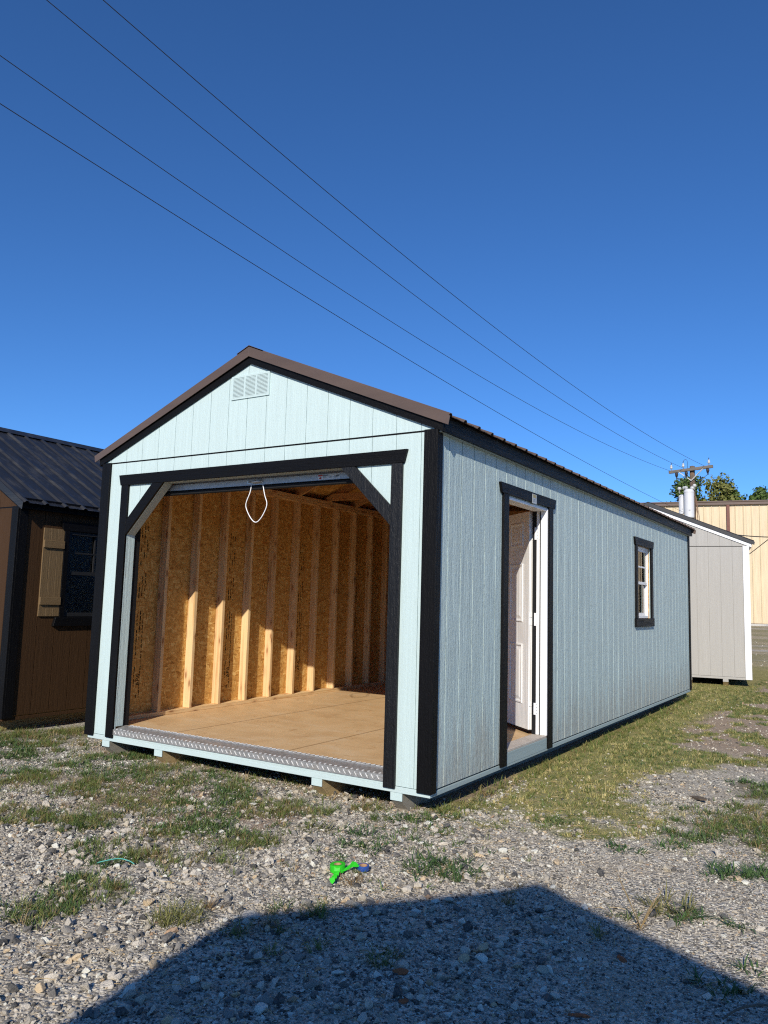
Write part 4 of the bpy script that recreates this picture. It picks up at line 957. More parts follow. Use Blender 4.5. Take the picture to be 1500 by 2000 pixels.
def transformer(dx, dy, zb_, h, r, label, bush):
    t = thing('transformer', label, 'transformer', (PX + dx * 0.9957 + dy * 0.0925, PY - dx * 0.0925 + dy * 0.9957, zb_), 0.0, 'transformers on the pole')
    MB().lathe([(0.02, 0), (r * 0.94, 0), (r, 0.03), (r, h * 0.86), (r * 1.05, h * 0.865), (r * 1.05, h * 0.90), (r * 0.8, h * 0.97), (0.02, h)], (0, 0, 0), 24).build('tank', m_can, t, smooth=False)
    for bx, by, bz, tall in bush:
        mb = MB(); mb.lathe([(0.01, 0), (0.03, 0), (0.03, tall), (0.075, tall + 0.01), (0.085, tall + 0.08), (0.06, tall + 0.13), (0.01, tall + 0.14)], (bx, by, bz), 12); mb.build('bushing', m_porc, t, smooth=True)
    MB().box(-r * 0.35, -r * 0.15, r * 0.9, r + 0.12, h * 0.3, h * 0.7).build('hanger_bracket', m_galv, t)
    MB().box(r * 0.1, r * 0.4, -r - 0.004, -r * 0.93, h * 0.22, h * 0.27).build('rating_plate', plain('plate_tone', (0.45, 0.46, 0.48), 0.5), t)
    return t
transformer(-0.05, -0.36, 5.29, 1.26, 0.205, 'large light grey transformer tank in front of the pole', [(-0.12, -0.02, 1.16, 0.08), (0.13, 0.02, 1.16, 0.06), (0.20, 0.16, 1.22, 0.12)])
transformer(-0.40, -0.18, 5.48, 0.86, 0.135, 'smaller transformer tank tucked behind the large one, left of the pole', [(-0.10, 0.0, 0.92, 0.14), (0.10, 0.03, 0.98, 0.10)])
def wire(name, pts, r, label, cat, group=None):
    o = MB().tube(pts, r, 6).build(name, m_wire, None, smooth=True); tag(o, label, cat, group); return o
du = np.array([-0.0925, -0.9957])
for P, k1, k2, lab in (((-3.50, 30.71, 7.53), -0.02237, 0.00307, 'topmost power line running from the right end of the crossarm'),
                       ((-4.39, 30.79, 7.51), -0.01926, 0.00316, 'second power line from the top, from the middle of the crossarm'),
                       ((-4.92, 30.84, 7.42), -0.03978, 0.00297, 'third power line from the top, from the left end of the crossarm'),
                       ((-4.34, 30.79, 5.53), 0.03366, 0.00141, 'lowest power line, reaching the pole low behind the transformers')):
    pts = []; rr = []
    for l in np.linspace(0, 44, 60):
        pts.append((P[0] + du[0] * l, P[1] + du[1] * l, P[2] + k1 * l + k2 * l * l)); rr.append(0.0062)
    wire('power_line', pts, rr, lab, 'power line', 'overhead power lines')
def yaw_point(x, y, d):
    v = Rv * ((x - 750) / 1524.72) - Uv * ((y - 1000) / 1524.72) + Fv; t = d / math.hypot(v.x, v.y); return Vector(CAM) + v * t
wire('service_cable', bez([(-3.78, 30.63, 5.10), (-3.61, 30.55, 4.86), (-2.75, 30.55, 4.62), (-1.95, 30.62, 4.49), (-0.95, 30.75, 4.43), (-0.05, 30.9, 4.50), (1.2, 31.1, 4.75), (4, 31.6, 5.6), (9, 32.4, 6.9)], 6), 0.021, 'thick black service cable sagging right from the pole past the cream building', 'cable')
wire('service_cable', bez([(-2.2, 26.0, 2.70), (-1.27, 26.13, 3.458), (-0.984, 26.164, 3.697), (-0.683, 26.197, 3.952), (0.47, 26.3, 4.915), (3.0, 26.5, 6.9)], 6), 0.014, 'thin black cable rising to the right edge beyond the grey shed', 'cable')

# ------------------------------------------------------------------ trees beyond the building
def leaf_mat(name, a, b):
    M = Mat(name, 0.6, 0.2); M.b.inputs['Subsurface Weight'].default_value = 0.0
    g = M.noise(M.mapping((0.55,) * 3), 1, 3); f = M.noise(M.mapping((2.3,) * 3), 1, 2)
    M.color(M.ramp(M.math('ADD', M.math('MULTIPLY', g, 0.6), M.math('MULTIPLY', f, 0.4)), [(0.35, a), (0.65, b)])); return M.m
m_leafd = leaf_mat('dark_oak_leaves', (0.04, 0.08, 0.02), (0.095, 0.14, 0.034)); m_leafy = leaf_mat('yellowing_leaves', (0.08, 0.115, 0.026), (0.19, 0.18, 0.05))
m_bark = plain('bark', (0.09, 0.07, 0.055), 0.9)
def tree(x, y, top, spread, seed, leafm, label, clumps=46, per=150, leaf=0.24):
    r = random.Random(seed); g = hz(x, y); t = thing('tree', label, 'tree', (x, y, g), 0, 'trees behind the cream building')
    h = top - g; mb = MB()
    mb.tube([(0, 0, -0.1), (0.1, 0.05, h * 0.25), (0.0, 0.1, h * 0.55), (0.1, 0, h * 0.82)], [0.28, 0.22, 0.14, 0.04], 8)
    cl = []
    for i in range(clumps):
        a = r.uniform(0, 6.283); q = r.random() ** 0.6; zz = r.uniform(0.36, 0.97)
        w = spread * (1.0 - 0.72 * max(0, (zz - 0.55) / 0.45) ** 1.4) * (0.55 + 0.45 * min(1, (zz - 0.3) / 0.25))
        c = Vector((math.cos(a) * q * w, math.sin(a) * q * w, zz * h)); cl.append((c, r.uniform(0.45, 0.95) * (1.15 - 0.4 * zz)))
        if i % 2 == 0: mb.tube([(0, 0.05, max(h * 0.3, c.z * 0.72)), (c.x * 0.5, c.y * 0.5, c.z * 0.85), (c.x, c.y, c.z)], [0.09, 0.05, 0.015], 5)
    mb.build('trunk', m_bark, t)
    lf = MB()
    for c, rad in cl:
        for _ in range(per):
            d = Vector((r.gauss(0, 1), r.gauss(0, 1), r.gauss(0, 0.75))).normalized() * rad * r.random() ** 0.4
            p = c + d; n = (d.normalized() + Vector((r.gauss(0, .6), r.gauss(0, .6), r.gauss(0.3, .6)))).normalized()
            s1 = n.cross(Vector((r.gauss(0, 1), r.gauss(0, 1), r.gauss(0, 1)))).normalized(); s2 = n.cross(s1); L = leaf * r.uniform(0.6, 1.3)
            lf.add([p - s1 * L * .5, p + s2 * L * .32, p + s1 * L * .5, p - s2 * L * .32], [(0, 1, 2, 3)])
    lf.build('crown', leafm, t, raw=True)
tree(-8.95, 54.3, 11.0, 2.1, 1, m_leafd, 'dark green rounded tree behind the utility pole', 60)
tree(-6.65, 54.7, 11.1, 1.7, 2, m_leafy, 'tallest yellow-green tree right of the utility pole')
tree(-5.7, 54.9, 9.95, 1.6, 7, m_leafd, 'lower green tree joined to the right of the tallest one', 34)
tree(-4.1, 55.0, 10.0, 1.5, 3, m_leafd, 'small dark green treetop at the right edge over the building')

# ------------------------------------------------------------------ gravel
def rocks_collection(name, n, seed, mat, sub=1, squash=(0.55, 0.8)):
    c = bpy.data.collections.new(name); r = np.random.default_rng(seed)
    for i in range(n):
        bm = bmesh.new(); sx, sy, sz = r.uniform(0.85, 1.35), r.uniform(0.65, 1.0), r.uniform(*squash)
        for q in range(15):
            p = Vector(r.normal(size=3)).normalized() * r.uniform(0.78, 1.08); bm.verts.new((p.x * sx, p.y * sy, p.z * sz))
        hl = bmesh.ops.convex_hull(bm, input=bm.verts)
        bmesh.ops.delete(bm, geom=[e for e in hl['geom_interior'] if isinstance(e, bmesh.types.BMVert)], context='VERTS')
        bmesh.ops.bevel(bm, geom=list(bm.edges), offset=0.06, segments=1, affect='EDGES', clamp_overlap=True)
        bmesh.ops.recalc_face_normals(bm, faces=bm.faces)
        me = bpy.data.meshes.new(name); bm.to_mesh(me); bm.free(); me.materials.append(mat)
        o = bpy.data.objects.new(name, me); c.objects.link(o)
    return c
def stone_mat():
    M = Mat('crushed_stone', 0.85, 0.2)
    r = M.rnd()
    c = M.ramp(r, [(0.0, (0.648, 0.581, 0.475)), (0.16, (0.837, 0.816, 0.701)), (0.27, (0.439, 0.393, 0.316)), (0.40, (0.690, 0.622, 0.513)), (0.53, (0.272, 0.255, 0.227)), (0.64, (0.132, 0.125, 0.116)), (0.76, (0.050, 0.051, 0.051)), (0.87, (0.586, 0.510, 0.384)), (0.94, (0.690, 0.520, 0.316)), (0.98, (0.481, 0.306, 0.177))], 'CONSTANT')
    n = M.noise(M.mapping((2.2,) * 3), 1, 5, 0.7)
    c = M.mix(M.mr(n, 0.35, 0.7, 0, 0.35), c, (0.471, 0.428, 0.366))
    c = M.mix(M.mr(M.noise(M.mapping((6, 6, 6)), 1, 4, 0.7), 0.5, 0.75, 0, 0.3), c, (0.104, 0.102, 0.100))
    M.color(c); M.bump(n, 0.5, 0.15); return M.m
m_stone = stone_mat()
rock_c = rocks_collection('stone_shapes', 16, 3, m_stone, 2, (0.5, 0.75))
def scatter(name, pos, rot, scl, coll, label=None):
    me = bpy.data.meshes.new(name); me.vertices.add(len(pos)); me.vertices.foreach_set('co', np.asarray(pos, np.float32).ravel())
    a = me.attributes.new('turn', 'FLOAT_VECTOR', 'POINT'); a.data.foreach_set('vector', np.asarray(rot, np.float32).ravel())
    a = me.attributes.new('size', 'FLOAT_VECTOR', 'POINT'); a.data.foreach_set('vector', np.asarray(scl, np.float32).ravel())
    o = bpy.data.objects.new(name, me); COL.objects.link(o); o['kind'] = 'stuff'
    g = bpy.data.node_groups.new(name, 'GeometryNodeTree')
    g.interface.new_socket('Geometry', in_out='INPUT', socket_type='NodeSocketGeometry'); g.interface.new_socket('Geometry', in_out='OUTPUT', socket_type='NodeSocketGeometry')
    gi = g.nodes.new('NodeGroupInput'); gq = g.nodes.new('NodeGroupOutput')
    ip = g.nodes.new('GeometryNodeInstanceOnPoints'); ip.inputs['Pick Instance'].default_value = True
    ci = g.nodes.new('GeometryNodeCollectionInfo'); ci.inputs['Collection'].default_value = coll; ci.inputs['Separate Children'].default_value = True; ci.inputs['Reset Children'].default_value = True
    na = g.nodes.new('GeometryNodeInputNamedAttribute'); na.data_type = 'FLOAT_VECTOR'; na.inputs['Name'].default_value = 'turn'
    nb = g.nodes.new('GeometryNodeInputNamedAttribute'); nb.data_type = 'FLOAT_VECTOR'; nb.inputs['Name'].default_value = 'size'
    er = g.nodes.new('FunctionNodeEulerToRotation')
    L = g.links.new
    L(gi.outputs[0], ip.inputs['Points']); L(ci.outputs[0], ip.inputs['Instance']); L(na.outputs['Attribute'], er.inputs[0]); L(er.outputs[0], ip.inputs['Rotation']); L(nb.outputs['Attribute'], ip.inputs['Scale']); L(ip.outputs[0], gq.inputs[0])
    md = o.modifiers.new('scatter', 'NODES'); md.node_group = g
    return o
def wedge(n, d0, d1, half=0.62):
    """points on the ground around the view direction between two distances, even per area"""
    d = np.sqrt(rng.uniform(d0 * d0, d1 * d1, n)); a = YAW + rng.uniform(-half, half, n)
    return CAM[0] + d * np.sin(a), CAM[1] + d * np.cos(a), d
def under(x, y, m=0.0): return (x < -m) & (x > -3.40 + m) & (y > 0.5) & (y < 8.4)
parts = []
for n, d0, d1, s0, s1, pw in ((6500, 1.9, 6.0, 0.012, 0.032, 2.2), (34000, 1.9, 8.0, 0.0068, 0.0135, 1.4), (100000, 1.9, 6.5, 0.0032, 0.0075, 1.0), (34000, 6.0, 14.0, 0.006, 0.018, 1.7), (7000, 12, 30, 0.010, 0.030, 1.7)):
    x, y, d = wedge(n, d0, d1)
    t = turf_amount(x, y); mt = mat_amount(x, y); so = soil_amount(x, y)
    cl = vnoise(x, y, 2.2, 21) * 0.6 + vnoise(x, y, 6, 22) * 0.4
    big = s1 > 0.03
    # coarse stone collects at the left and bottom, finer on the right
    coarse = np.clip(1.0 - (x - 0.2) / 1.4 + np.clip((-1.0 - y) / 0.7, 0, 0.75) * (x < 1.5), 0.12, 1) if s1 < 0.1 and s0 > 0.005 else np.ones(n)
    keep = rng.random(n) < (1 - 0.93 * t) * (1 - 0.45 * mt) * (1 - 0.55 * so) * (0.45 + 0.9 * cl) * (coarse if d1 < 9 else 1)
    keep &= ~under(x, y) & ~((x < -4.75) & (y > 0.1) & (y < 7.0)) & ~(inside(x, y, [(0.55, 11.0), (-2.8, 10.4), (-3.6, 15.2), (-0.27, 15.9)]))
    x, y = x[keep], y[keep]; s = s0 + (s1 - s0) * rng.random(len(x)) ** pw
    parts.append(np.stack([x, y, s], 1))
G = np.concatenate(parts); n = len(G)
pos = np.stack([G[:, 0], G[:, 1], hgt(G[:, 0], G[:, 1]) + G[:, 2] * rng.uniform(0.0, 0.42, n)], 1)
rot = np.stack([rng.normal(0, 0.35, n), rng.normal(0, 0.35, n), rng.uniform(0, 6.283, n)], 1)
scl = G[:, 2:3] * rng.uniform(0.8, 1.2, (n, 3))
scatter('gravel', pos, rot, scl, rock_c)
print('stones', n)

# ------------------------------------------------------------------ grass and weeds
def blade_mat(name, stops, rough=0.55):
    M = Mat(name, rough, 0.25)
    z = M.noise(M.mapping((40, 40, 9)), 1, 2)
    M.color(M.mix(M.mr(z, 0.3, 0.7, 0, 0.3), M.ramp(M.rnd(), stops), stops[0][1])); return M.m
m_turf = blade_mat('turf_blades', [(0.0, (0.084, 0.124, 0.030)), (0.35, (0.158, 0.186, 0.049)), (0.6, (0.293, 0.265, 0.086)), (0.8, (0.451, 0.377, 0.149)), (1.0, (0.607, 0.496, 0.235))])
m_crab = blade_mat('broad_weed_blades', [(0.0, (0.05, 0.095, 0.03)), (0.5, (0.085, 0.145, 0.045)), (0.8, (0.125, 0.165, 0.05)), (1.0, (0.20, 0.17, 0.07))])
m_fine = blade_mat('fine_grass_blades', [(0.0, (0.075, 0.12, 0.027)), (0.45, (0.14, 0.175, 0.042)), (0.7, (0.20, 0.19, 0.06)), (0.84, (0.25, 0.15, 0.075)), (1.0, (0.40, 0.31, 0.15))])
m_straw = blade_mat('dry_straw', [(0.0, (0.30, 0.20, 0.09)), (1.0, (0.50, 0.37, 0.19))])
def blades(mb, n, spread, length, width, lean, r, seg=2, centre=(0, 0, 0)):
    for _ in range(n):
        a = r.uniform(0, 6.283); q = spread * math.sqrt(r.random()); bx, by = math.cos(a) * q + centre[0], math.sin(a) * q + centre[1]
        da = a + r.gauss(0, 0.8); L = length * r.uniform(0.55, 1.25); el = math.radians(90) - lean * r.uniform(0.5, 1.3); w = width * r.uniform(0.7, 1.3)
        sd = Vector((-math.sin(da), math.cos(da), 0)); p = Vector((bx, by, centre[2] - 0.002)); vs = []
        for k in range(seg + 1):
            ww = w * (1 - (k / seg) ** 1.6) * 0.5 + 0.0002
            vs += [p - sd * ww, p + sd * ww]
            p = p + Vector((math.cos(da) * math.cos(el), math.sin(da) * math.cos(el), math.sin(el))) * (L / seg); el -= r.uniform(0.15, 0.5)
        mb.add(vs, [(2 * k, 2 * k + 1, 2 * k + 3, 2 * k + 2) for k in range(seg)])
def clumps(name, count, mat, seed, **kw):
    c = bpy.data.collections.new(name); r = random.Random(seed)
    for i in range(count):
        mb = MB(); blades(mb, r=r, **kw); o = mb.build(name, mat, None, raw=True); COL.objects.unlink(o); c.objects.link(o)
    return c
turf_c = clumps('turf_clumps', 8, m_turf, 2, n=9, spread=0.022, length=0.032, width=0.0034, lean=0.75)
crab_c = clumps('weed_clumps', 8, m_crab, 3, n=8, spread=0.018, length=0.058, width=0.0058, lean=1.05)
fine_c = clumps('fine_clumps', 6, m_fine, 4, n=10, spread=0.016, length=0.055, width=0.0028, lean=0.7)
def lay(name, x, y, coll, s0, s1):
    n = len(x); pos = np.stack([x, y, hgt(x, y)], 1); rot = np.stack([rng.normal(0, 0.12, n), rng.normal(0, 0.12, n), rng.uniform(0, 6.283, n)], 1)
    s = rng.uniform(s0, s1, (n, 1)) * np.ones((1, 3)); return scatter(name, pos, rot, s, coll)
x, y, d = wedge(120000, 3.0, 16.0)
t = turf_amount(x, y); den = np.where(d < 9, 1, 0.75) * np.clip(t * 1.3 - 0.1, 0, 1) * (0.35 + 0.65 * vnoise(x, y, 8, 31))
k = (rng.random(len(x)) < den) & ~((x < 0.0) & (x > -3.42) & (y > 0.35) & (y < 8.45)) & ~((x < -4.75) & (y > 0.1) & (y < 7.0)) & ~(inside(x, y, [(0.55, 11.0), (-2.8, 10.4), (-3.6, 15.2), (-0.27, 15.9)]))
lay('turf_grass', x[k], y[k], turf_c, 0.7, 1.35); print('turf', k.sum())
x, y, d = wedge(130000, 2.0, 9.5, 0.6)
mt = mat_amount(x, y) * np.clip(vnoise(x, y, 7, 33) * 1.9 - 0.15, 0.15, 1)
k = (rng.random(len(x)) < mt * 0.72) & ~((x < 0.0) & (x > -3.42) & (y > 0.35) & (y < 8.45)) & ~((x < -4.75) & (y > 0.1) & (y < 7.0))
xw, yw = x[k], y[k]; pick = vnoise(xw, yw, 2.1, 35) + rng.normal(0, 0.15, len(xw)) > 0.5
lay('weeds', xw[pick], yw[pick], crab_c, 0.55, 1.15); lay('low_grass', xw[~pick], yw[~pick], fine_c, 0.5, 1.1); print('weeds', k.sum())
x, y, d = wedge(60000, 6.5, 18.0)
pn = vnoise(x * 0.8, y * 0.55, 2.6, 4) * 0.6 + vnoise(x, y * 0.7, 7, 5) * 0.4
k = (pn > 0.49) & (y > 2.6) & (x > 0.25 + 0.02 * y) & (rng.random(len(x)) < 0.55) & (y < 17)
lay('yard_weeds', x[k], y[k], crab_c, 0.5, 0.95)
# taller grass along the dark edge under the sheds
nn = 420; yy = rng.uniform(0.1, 8.5, nn); xx = rng.normal(0.04, 0.05, nn); n2 = 200; xx = np.concatenate([xx, rng.uniform(-5.6, -3.5, n2)]); yy = np.concatenate([yy, rng.normal(0.12, 0.14, n2)])
n3 = 130; xx = np.concatenate([xx, rng.uniform(-3.4, 0.1, n3)]); yy = np.concatenate([yy, rng.normal(0.22, 0.10, n3)])
lay('edge_grass', xx, yy, fine_c, 0.6, 1.5)
# loose straw
st = MB(); r = random.Random(12)
for cx, cy, sp, cnt in ((0.32, -2.5, 0.22, 26), (0.0, -2.0, 0.15, 16), (0.45, -2.05, 0.2, 18), (0.25, -1.35, 0.15, 14), (0.2, 0.0, 0.35, 40), (0.9, 0.9, 0.5, 90), (0.7, 1.6, 0.5, 80), (1.3, -0.9, 0.3, 16), (0.4, -0.2, 0.4, 30), (-0.3, -2.7, 0.2, 12), (1.5, -1.0, 0.25, 14)):
    for _ in range(cnt):
        x0, y0 = cx + r.gauss(0, sp), cy + r.gauss(0, sp); a = r.uniform(0, 6.283); L = r.uniform(0.02, 0.085); z0 = hz(x0, y0) + r.uniform(0.004, 0.018)
        st.tube([(x0, y0, z0), (x0 + math.cos(a) * L * .5, y0 + math.sin(a) * L * .5, z0 + 0.004), (x0 + math.cos(a) * L, y0 + math.sin(a) * L, z0 - 0.002)], 0.0012, 3)
st.build('loose_straw', m_straw, None, raw=True, kind='stuff')

# single weeds that can be told apart
def weed(x, y, rx, ry, kind, label, h=1.0):
    rx *= 1.2; ry *= 1.2; h *= 1.2; r = random.Random(int(x * 977 + y * 331)); mb = MB(); area = rx * ry
    if kind == 'broad':
        for _ in range(max(4, int(area * 900))):
            a = r.uniform(0, 6.283); q = math.sqrt(r.random()); c = (math.cos(a) * q * rx * 0.8, math.sin(a) * q * ry * 0.8, 0)
            blades(mb, 7, 0.018, 0.062 * h, 0.0064, 1.0, r, 3, c)
    elif kind == 'fine':
        for _ in range(max(4, int(area * 1500))):
            a = r.uniform(0, 6.283); q = math.sqrt(r.random()); c = (math.cos(a) * q * rx * 0.75, math.sin(a) * q * ry * 0.75, 0)
            blades(mb, 10, 0.014, 0.062 * h, 0.0026, 0.75, r, 3, c)
    else:
        blades(mb, 14, 0.012, 0.06, 0.005, 1.1, r, 3)
        for _ in range(7):
            a = r.uniform(0, 6.283); L = r.uniform(0.12, 0.2); t = r.uniform(0.35, 0.8)
            mb.tube([(0, 0, 0), (math.cos(a) * L * t * .5, math.sin(a) * L * t * .5, L * .55), (math.cos(a) * L * t, math.sin(a) * L * t, L)], [0.0022, 0.0016, 0.001], 4)
    mt_ = {'broad': m_crab, 'fine': m_fine, 'stalk': m_fine}[kind]
    o = mb.build('weed', mt_, None, raw=True); o.location = (x, y, hz(x, y)); tag(o, label, 'weed'); return o
for a in ((-0.08, -2.10, 0.11, 0.14, 'fine', 'bright green grass tussock in sun, left of the shadow edge', 1.2),
          (-0.45, -0.63, 0.09, 0.11, 'broad', 'low green weed in gravel ahead of the second skid from the right'),
          (-0.59, -0.31, 0.05, 0.08, 'fine', 'upright narrow green weed just right of the second skid', 1.6),
          (-0.26, -0.21, 0.05, 0.07, 'fine', 'small upright weed in front of the rightmost skid', 1.5),
          (-0.14, -0.57, 0.09, 0.09, 'broad', 'flat green weed midway between right skid and tape rolls'),
          (-0.07, -0.78, 0.09, 0.08, 'broad', 'thin pale weed above the green tape roll'),
          (0.26, -1.27, 0.06, 0.07, 'fine', 'olive grass tuft below the blue tape roll', 0.9),
          (0.21, -1.14, 0.035, 0.04, 'fine', 'tiny olive tuft touching the blue tape roll', 0.7),
          (-0.05, -1.93, 0.05, 0.07, 'fine', 'small sunlit tuft right of the bright tussock', 0.9),
          (0.21, -1.75, 0.05, 0.06, 'fine', 'grass tuft at the top left corner of the shadow', 1.0),
          (0.35, -1.70, 0.08, 0.08, 'fine', 'largest dark tuft inside the top edge of the shadow', 1.15),
          (0.21, -2.04, 0.06, 0.07, 'fine', 'dark tuft near the left edge of the shadow', 1.0),
          (0.27, -1.92, 0.055, 0.06, 'fine', 'dark tuft below the pale boulder in shadow', 1.0),
          (0.38, -1.92, 0.04, 0.05, 'fine', 'small dark tuft right beside the tuft below the boulder', 0.9),
          (0.45, -2.08, 0.04, 0.05, 'fine', 'left one of the two lowest little tufts in shadow', 0.8),
          (0.57, -1.97, 0.045, 0.05, 'fine', 'right one of the two lowest little tufts in shadow', 0.9),
          (0.82, -1.88, 0.06, 0.08, 'fine', 'dark tuft in mid shadow beside an orange brick chip', 0.95),
          (0.52, -0.80, 0.22, 0.18, 'broad', 'widest spreading green weed, in sun right of the tape rolls', 1.15),
          (0.69, 0.40, 0.11, 0.11, 'broad', 'round dark green weed below the turf near the side door', 0.9),
          (1.24, 0.12, 0.11, 0.09, 'broad', 'low weed below the turf tongue, left of a similar one', 0.9),
          (1.44, 0.37, 0.09, 0.11, 'broad', 'bushy weed just under the tip of the turf tongue', 1.0),
          (1.77, 0.04, 0.11, 0.13, 'broad', 'dense upright green weed near the right edge', 1.35),
          (1.95, 0.16, 0.13, 0.14, 'broad', 'green weed cut by the right edge of the picture', 1.2),
          (1.65, -0.65, 0.11, 0.12, 'broad', 'long-bladed blue-green weed at lower right', 1.35),
          (1.75, -0.72, 0.11, 0.09, 'broad', 'dark weed touching the long-bladed one at lower right', 1.1),
          (1.48, -0.87, 0.07, 0.06, 'broad', 'small vivid green weed right above the sloping shadow edge', 1.0),
          (1.58, -0.95, 0.05, 0.05, 'stalk', 'weed with tall thin bare stalks above the shadow edge'),
          (1.97, -1.34, 0.10, 0.09, 'broad', 'dark weed inside the shadow at lower right', 1.0),
          (1.43, -1.14, 0.05, 0.05, 'fine', 'little tuft in shadow under the tall stalked weed', 0.9),
          (2.04, -1.12, 0.05, 0.06, 'broad', 'thin sprig near the right edge above the shadow', 1.0),
          (1.94, -0.69, 0.05, 0.05, 'broad', 'sprig with few blades right of the long-bladed weed', 1.1),
          (0.97, -1.01, 0.05, 0.05, 'fine', 'tuft just under the peak of the shadow', 0.8)): weed(*a)

# ------------------------------------------------------------------ things lying on the gravel
m_gtape = plain('green_tape', (0.03, 0.50, 0.018), 0.5, 0.25, var=0.12, scale=90); m_btape = plain('blue_tape', (0.025, 0.075, 0.30), 0.4, 0.4, var=0.08)
def tape(x, y, ro, ri, h, mat, label, tilt=(0, 0, 0)):
    t = thing('tape_roll', label, 'tape roll', (x, y, hz(x, y) + 0.010)); t.rotation_euler = tilt
    MB().lathe([(ri + 0.0005, 0), (ro - 0.002, 0), (ro, 0.002), (ro, h - 0.002), (ro - 0.002, h), (ri + 0.0005, h)], (0, 0, 0), 40, ring=True).build('tape_winding', mat, t)
    mb = MB(); n = 32; vs = []
    for i in range(n):
        a = 2 * math.pi * i / n; vs += [(math.cos(a) * q, math.sin(a) * q, z) for q, z in ((ri, 0.001), (ri, h - 0.0005), (ri - 0.003, h - 0.0005), (ri - 0.003, 0.001))]
    mb.add(vs, [(4 * i + j, 4 * ((i + 1) % n) + j, 4 * ((i + 1) % n) + (j + 1) % 4, 4 * i + (j + 1) % 4) for i in range(n) for j in range(4)]).build('cardboard_core', m_cardb, t)
    return t
def ribbon(pts, w, mat, parent, name='loose_tape'):
    mb = MB(); vs = []
    for (x, y, z, a, tl) in pts:
        s_ = Vector((math.cos(a) * math.cos(tl), math.sin(a) * math.cos(tl), math.sin(tl))) * w / 2
        p = Vector((x, y, z)); vs += [p - s_, p + s_]
    n = len(pts); mb.add(vs, [(2 * i, 2 * i + 1, 2 * i + 3, 2 * i + 2) for i in range(n - 1)]); o = mb.build(name, mat, parent, raw=True)
    so = o.modifiers.new('thick', 'SOLIDIFY'); so.thickness = 0.0008; return o
gt = tape(0.128, -1.205, 0.040, 0.0195, 0.036, m_gtape, 'bright green roll of tape with loose tails on the gravel', (0.05, -0.06, 0.3))
gt.rotation_euler = (0.04, -0.03, 0)
# tail directions: towards the viewer and to the right of the picture
ti = Vector((CAM[0] - 0.128, CAM[1] + 1.205, 0)).normalized(); ri_ = Vector((-ti.y, ti.x, 0)); aR = math.atan2(ri_.y, ri_.x)
def tp(f, s_, z): p = ti * f + ri_ * s_; return p.x, p.y, z
P = []
for f, s_, z, tl in ((0.036, -0.002, 0.034, 0.0), (0.044, -0.003, 0.016, 0.1), (0.055, -0.002, 0.010, -0.15), (0.072, -0.006, 0.019, 0.2), (0.088, -0.008, 0.008, -0.1), (0.108, -0.013, 0.018, 0.15), (0.128, -0.018, 0.010, 0.0), (0.150, -0.024, 0.012, -0.3), (0.168, -0.026, 0.028, 0.3), (0.180, -0.020, 0.006, 0.9)):
    P.append((*tp(f, s_, z), aR, tl))
ribbon(P, 0.028, m_gtape, gt)
P = []
for f, s_, z, a_, tl in ((0.030, 0.020, 0.010, 0.9, 0.1), (0.018, 0.042, 0.016, 1.0, 0.5), (0.006, 0.058, 0.020, 1.1, 0.7), (-0.006, 0.072, 0.028, 1.2, 1.0), (-0.012, 0.086, 0.026, 1.0, 0.6), (-0.006, 0.104, 0.014, 0.8, -0.2)):
    P.append((*tp(f, s_, z), aR + a_, tl))
ribbon(P, 0.030, m_gtape, gt)
tape(0.218, -1.105, 0.030, 0.021, 0.024, m_btape, 'blue roll of tape half hidden by a grass tuft', (0.06, 0.05, 0))
m_brick = plain('orange_brick', (0.36, 0.12, 0.055), 0.9, 0.1, var=0.3, scale=60, bump=0.4)
rock_list = [o for o in rock_c.objects]
def loose(name, x, y, s, src, mat, label, cat, group=None, rz=0.0, sink=0.2):
    me = rock_list[src].data.copy(); me.materials.clear(); me.materials.append(mat)
    o = bpy.data.objects.new(name, me); COL.objects.link(o); o.location = (x, y, hz(x, y) + s[2] * sink); o.scale = s; o.rotation_euler = (0.1, -0.08, rz); tag(o, label, cat, group); return o
loose('brick_chip', 0.925, -1.925, (0.036, 0.028, 0.022), 2, m_brick, 'orange brick chip beside the dark tuft in mid shadow', 'brick chip', None, 0.5)
loose('brick_chip', 1.049, -2.10, (0.022, 0.018, 0.014), 4, m_brick, 'small orange brick chip lowest in the shadow', 'brick chip', None, 1.1)
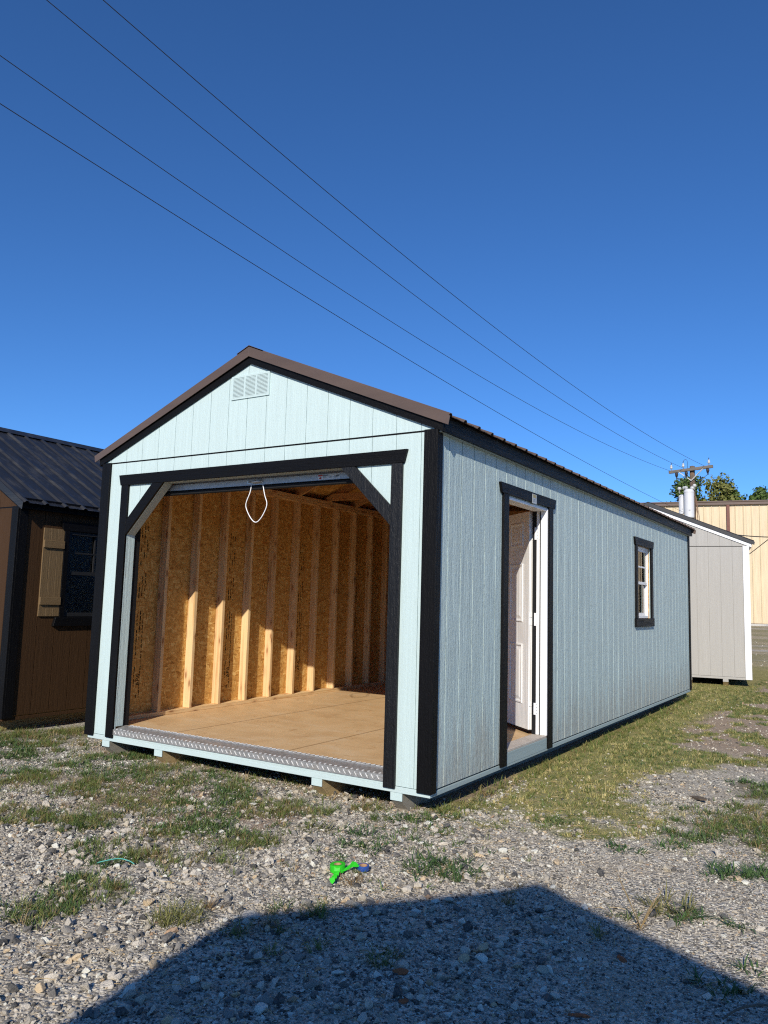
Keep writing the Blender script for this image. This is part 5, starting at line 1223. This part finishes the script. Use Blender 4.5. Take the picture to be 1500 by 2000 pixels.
loose('brick_chip', 1.59, -1.29, (0.05, 0.022, 0.012), 5, m_brick, 'flat reddish brick sliver near the right shadow edge', 'brick chip', None, 2.2)
loose('brick_chip', 1.58, -1.83, (0.04, 0.022, 0.014), 7, m_brick, 'reddish brick piece at the bottom edge, in shadow', 'brick chip', None, 0.2)
def pale_mat():
    M = Mat('pale_limestone', 0.85, 0.2); n = M.noise(M.mapping((2.5,) * 3), 1, 6, 0.7)
    M.color(M.ramp(n, [(0.3, (0.460, 0.428, 0.366)), (0.5, (0.648, 0.602, 0.513)), (0.7, (0.795, 0.734, 0.632))])); M.bump(n, 0.6, 0.2); return M.m
m_pale = pale_mat()
loose('stone', 0.135, -1.87, (0.058, 0.045, 0.036), 1, m_pale, 'largest pale boulder, just inside the left of the shadow', 'stone', None, 0.4)
m_wgrey = paint('weathered_board', (0.19, 0.145, 0.105), 0.8, axis=0, var=0.3, bump=0.3)
o = MB().prism([(-0.115, -0.022), (-0.07, -0.030), (0.06, -0.026), (0.115, 0.004), (0.05, 0.026), (-0.08, 0.024)], lambda u, v, d: (u, v, d + 0.12 * u * u), 0, 0.012).build('wood_scrap', m_wgrey, None); o.location = (1.355, 1.66, hz(1.355, 1.66) + 0.012); o.rotation_euler = (0.1, -0.12, -0.95)
tag(o, 'weathered brown wood scrap lying on gravel among the turf', 'wood scrap')
o = MB().tube(bez([(2.02, -1.62, 0.02), (2.06, -1.53, 0.028), (2.12, -1.45, 0.024), (2.2, -1.40, 0.02)]), [0.004] * 25, 6).build('stick', m_wgrey, None, smooth=True); tag(o, 'thin grey stick at the lower right edge, in shadow', 'stick')
m_teal = plain('teal_plastic', (0.10, 0.40, 0.34), 0.4, 0.4)
o = MB().tube(bez([(-0.925, -1.85, 0.015), (-0.875, -1.86, 0.035), (-0.83, -1.80, 0.042), (-0.79, -1.765, 0.03), (-0.765, -1.75, 0.015)]), 0.0028, 6).build('plastic_strap', m_teal, None, smooth=True); tag(o, 'teal plastic strap lying across weeds at the left', 'strap')
